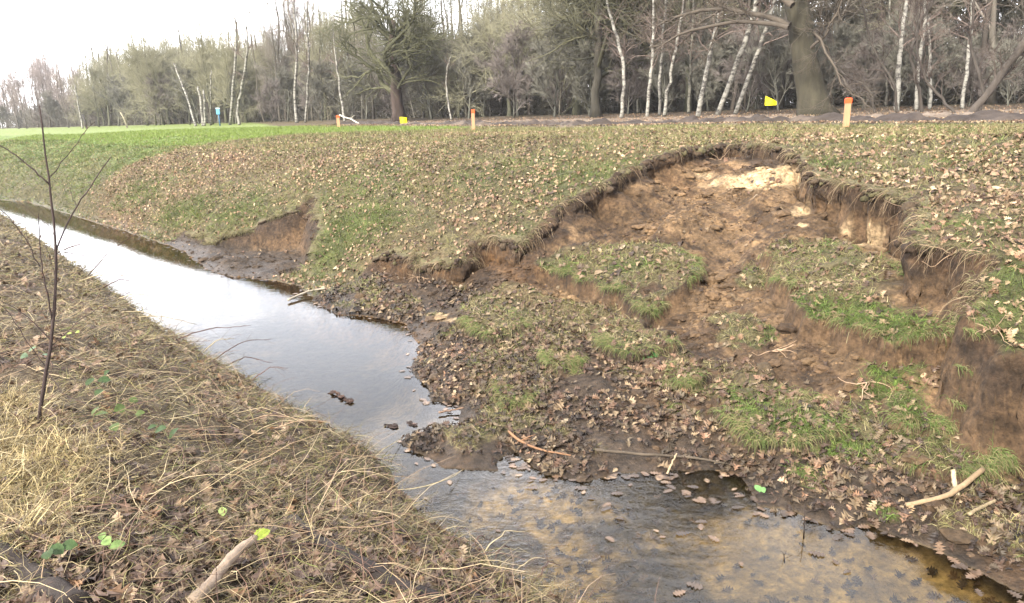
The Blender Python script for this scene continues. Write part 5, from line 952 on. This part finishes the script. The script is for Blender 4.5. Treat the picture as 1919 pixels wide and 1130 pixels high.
# long pale reed over the water
for pts, lab in [([(655, 925), (720, 922), (775, 915), (830, 903), (862, 884)], 'long pale reed arching from the near bank towards the mud spit'), ([(650, 905), (690, 868), (720, 840), (752, 822)], 'thin pale reed slanting up across the narrow water')]:
    a = [hit(*pts[0]) + np.array([0, 0, .02])] + [np.array([*onz(u, v, .07), .07]) for u, v in pts[1:-1]] + [np.array([*onz(*pts[-1], .02), .02])]
    P = spath(a, 14, .002); m_ = MB(); m_.tube(P, np.linspace(.004, .002, 14), 5, (.45, .37, .2)); o = m_.build('reed_stalk', M_straw, None, loc=P[0]); o.location = P[0]; tag(o, lab, 'reed')

# golden straw tussock at the left edge
hx = [hit(u, v) for u, v in [(20, 800), (60, 860), (10, 900), (90, 920), (30, 980), (130, 850), (-30, 940), (60, 1000), (-40, 850), (10, 760)]]
for i, (c, r_, nb) in enumerate([(hx, .2, 12000)]):
    k = rs.randint(0, len(hx), nb); c0_ = np.array(hx)[k]; q = rs.normal(0, .09, (nb, 2)); x = c0_[:, 0] + q[:, 0]; y = c0_[:, 1] + q[:, 1]; dv = np.stack([rs.normal(.25, .6, nb), rs.normal(-.1, .6, nb), rs.uniform(.1, .8, nb)], -1)
    o = blades('straw_tussock', x, y, interp(GZ, x, y), np.clip(rs.lognormal(-2.55, .4, nb), .03, .18), rs.uniform(.002, .0042, nb), dv, pick([(.42, .34, .17), (.29, .225, .11), (.52, .44, .26), (.12, .085, .045)], [3, 3, 1.6, 3], nb), M_straw, 4, 1.1, .25); tag(o, 'golden tussock of long dry straw at the left edge of the near bank', 'tussock')

# bramble leaves
def ovleaf(seed):
    n = 13; ys = np.linspace(-.5, .5, n); hw = .36*np.sin((ys + .5)*math.pi)**.75*(1 + .2*(np.arange(n) % 2)); hw[0] = hw[-1] = 0; mid = np.stack([0*ys, ys, -.3*ys**2], 1); l = np.stack([-hw, ys, .22*hw - .3*ys**2], 1)[1:-1]; r = np.stack([hw, ys, .22*hw - .3*ys**2], 1)[1:-1]
    V = np.concatenate([mid, l, r]); m = n - 2; T = []
    for i in range(n - 1):
        if i == 0: T += [(0, 1, n), (0, n + m, 1)]
        elif i == n - 2: T += [(i, n - 1, n + i - 1), (i, n + m + i - 1, n - 1)]
        else: T += [(i, i + 1, n + i - 1), (i + 1, n + i, n + i - 1), (i, n + m + i - 1, i + 1), (i + 1, n + m + i - 1, n + m + i)]
    return V, np.array(T)
OV, OT = ovleaf(1)
M_green = mat('bramble_leaf', .6, .002, 60, .4, 60, spec=.25, translucent=.2)
def bramble(px, sizes, col, label, lift=.09, tiltup=.6, name='bramble_plant', cat='plant'):
    ps = [hit(u, v, lift) + np.array([0, 0, lift]) for u, v in px]; root = hit(*px[0]); e = empty(name, tuple(root), label, cat)
    for p_, sz in zip(ps, sizes):
        nv = nrm(np.array([rs.normal(0, .35), -.5 + rs.normal(0, .25), tiltup + .4])); th = rs.uniform(0, 6.28); r_ = np.array([math.cos(th), math.sin(th), 0]); a = nrm(r_ - (r_@nv)*nv); b = np.cross(nv, a); m_ = MB()
        W_ = p_ + sz*(OV[:, :1]*a + OV[:, 1:2]*b + OV[:, 2:]*nv) - root; m_.add(W_, None, OT, vary(col, 1, .15)); m_.build('leaf', M_green, e)
        m_ = MB(); q0 = p_ - root - b*sz*.5; m_.tube(spath([q0, q0*.5 + np.array([0, 0, .02]), np.array([rs.normal(0, .01), rs.normal(0, .01), -.01])], 8, .001), np.full(8, .0012), 5, (.12, .13, .05)); m_.build('stalk', M_twig, e)
DG, LG, YG = (.035, .06, .02), (.075, .105, .03), (.19, .24, .03)
bramble([(168, 715), (195, 712), (185, 735), (200, 698)], [.055, .06, .05, .04], DG, 'broad green bramble leaves right of the sapling foot')
bramble([(190, 775), (225, 765), (250, 750), (215, 800), (178, 770), (262, 775)], [.06, .06, .045, .055, .05, .045], LG, 'light green bramble sprig in the middle of the near bank')
bramble([(300, 805), (325, 812), (285, 800)], [.06, .06, .04], DG, 'dark green bramble leaves at the straw edge right of the light green sprig')
bramble([(60, 655), (85, 665), (45, 668)], [.05, .04, .05], (.10, .15, .085), 'dusty grey-green leaves just left of the sapling stem')
bramble([(105, 1030), (130, 1022), (90, 1038)], [.05, .045, .045], DG, 'dark green leaves in the straw near the bottom left corner')
bramble([(200, 1015), (220, 1022), (192, 1005)], [.04, .045, .03], (.13, .2, .06), 'olive green leaf pair among brown oak leaves near the bottom')
bramble([(490, 1002)], [.062], YG, 'single bright yellow-green leaf at the tip of the cut branch', lift=.11, tiltup=1.2, name='green_leaf', cat='leaf')
bramble([(417, 958)], [.04], (.33, .42, .14), 'single pale green leaf standing among the dead leaves above the cut branch', lift=.05, name='green_leaf', cat='leaf')
bramble([(130, 625), (145, 622), (120, 632)], [.03, .035, .03], (.2, .24, .06), 'small yellow-green leaves beside the upper sapling stem')
bramble([(573, 948), (568, 944)], [.025, .02], DG, 'tiny dark green leaf on the mossy near bank', lift=.02)
bramble([(1217, 670), (1228, 664), (1210, 675)], [.06, .06, .05], (.05, .13, .04), 'small dark green leafy weed on the leaf-covered slip', lift=.02)
bramble([(1420, 915), (1430, 918)], [.05, .04], (.12, .24, .08), 'small fresh green weed at the water edge under the turf', lift=.02)
# ------------------------------------------------------------------ the hazy air
hb_ = MB(); xs = (-330, 420); ys = (-30, 520); zs = (-1.5, 34)
Vh = [(a, b, c) for c in zs for b in ys for a in xs]
hz = mkmesh('haze', Vh, [(0, 2, 3, 1), (4, 5, 7, 6), (0, 1, 5, 4), (2, 6, 7, 3), (0, 4, 6, 2), (1, 3, 7, 5)], None, None, None, None, False); tag(hz, kind='stuff')
mh = bpy.data.materials.new('haze_air'); mh.use_nodes = True; th_ = mh.node_tree; th_.nodes.clear(); pv = N(th_, 'ShaderNodeVolumePrincipled'); pv.inputs['Color'].default_value = (.93, .95, 1, 1); pv.inputs['Density'].default_value = .0005
ho = N(th_, 'ShaderNodeOutputMaterial'); th_.links.new(pv.outputs[0], ho.inputs['Volume']); hz.data.materials.append(mh)
print('objects', len(bpy.data.objects))
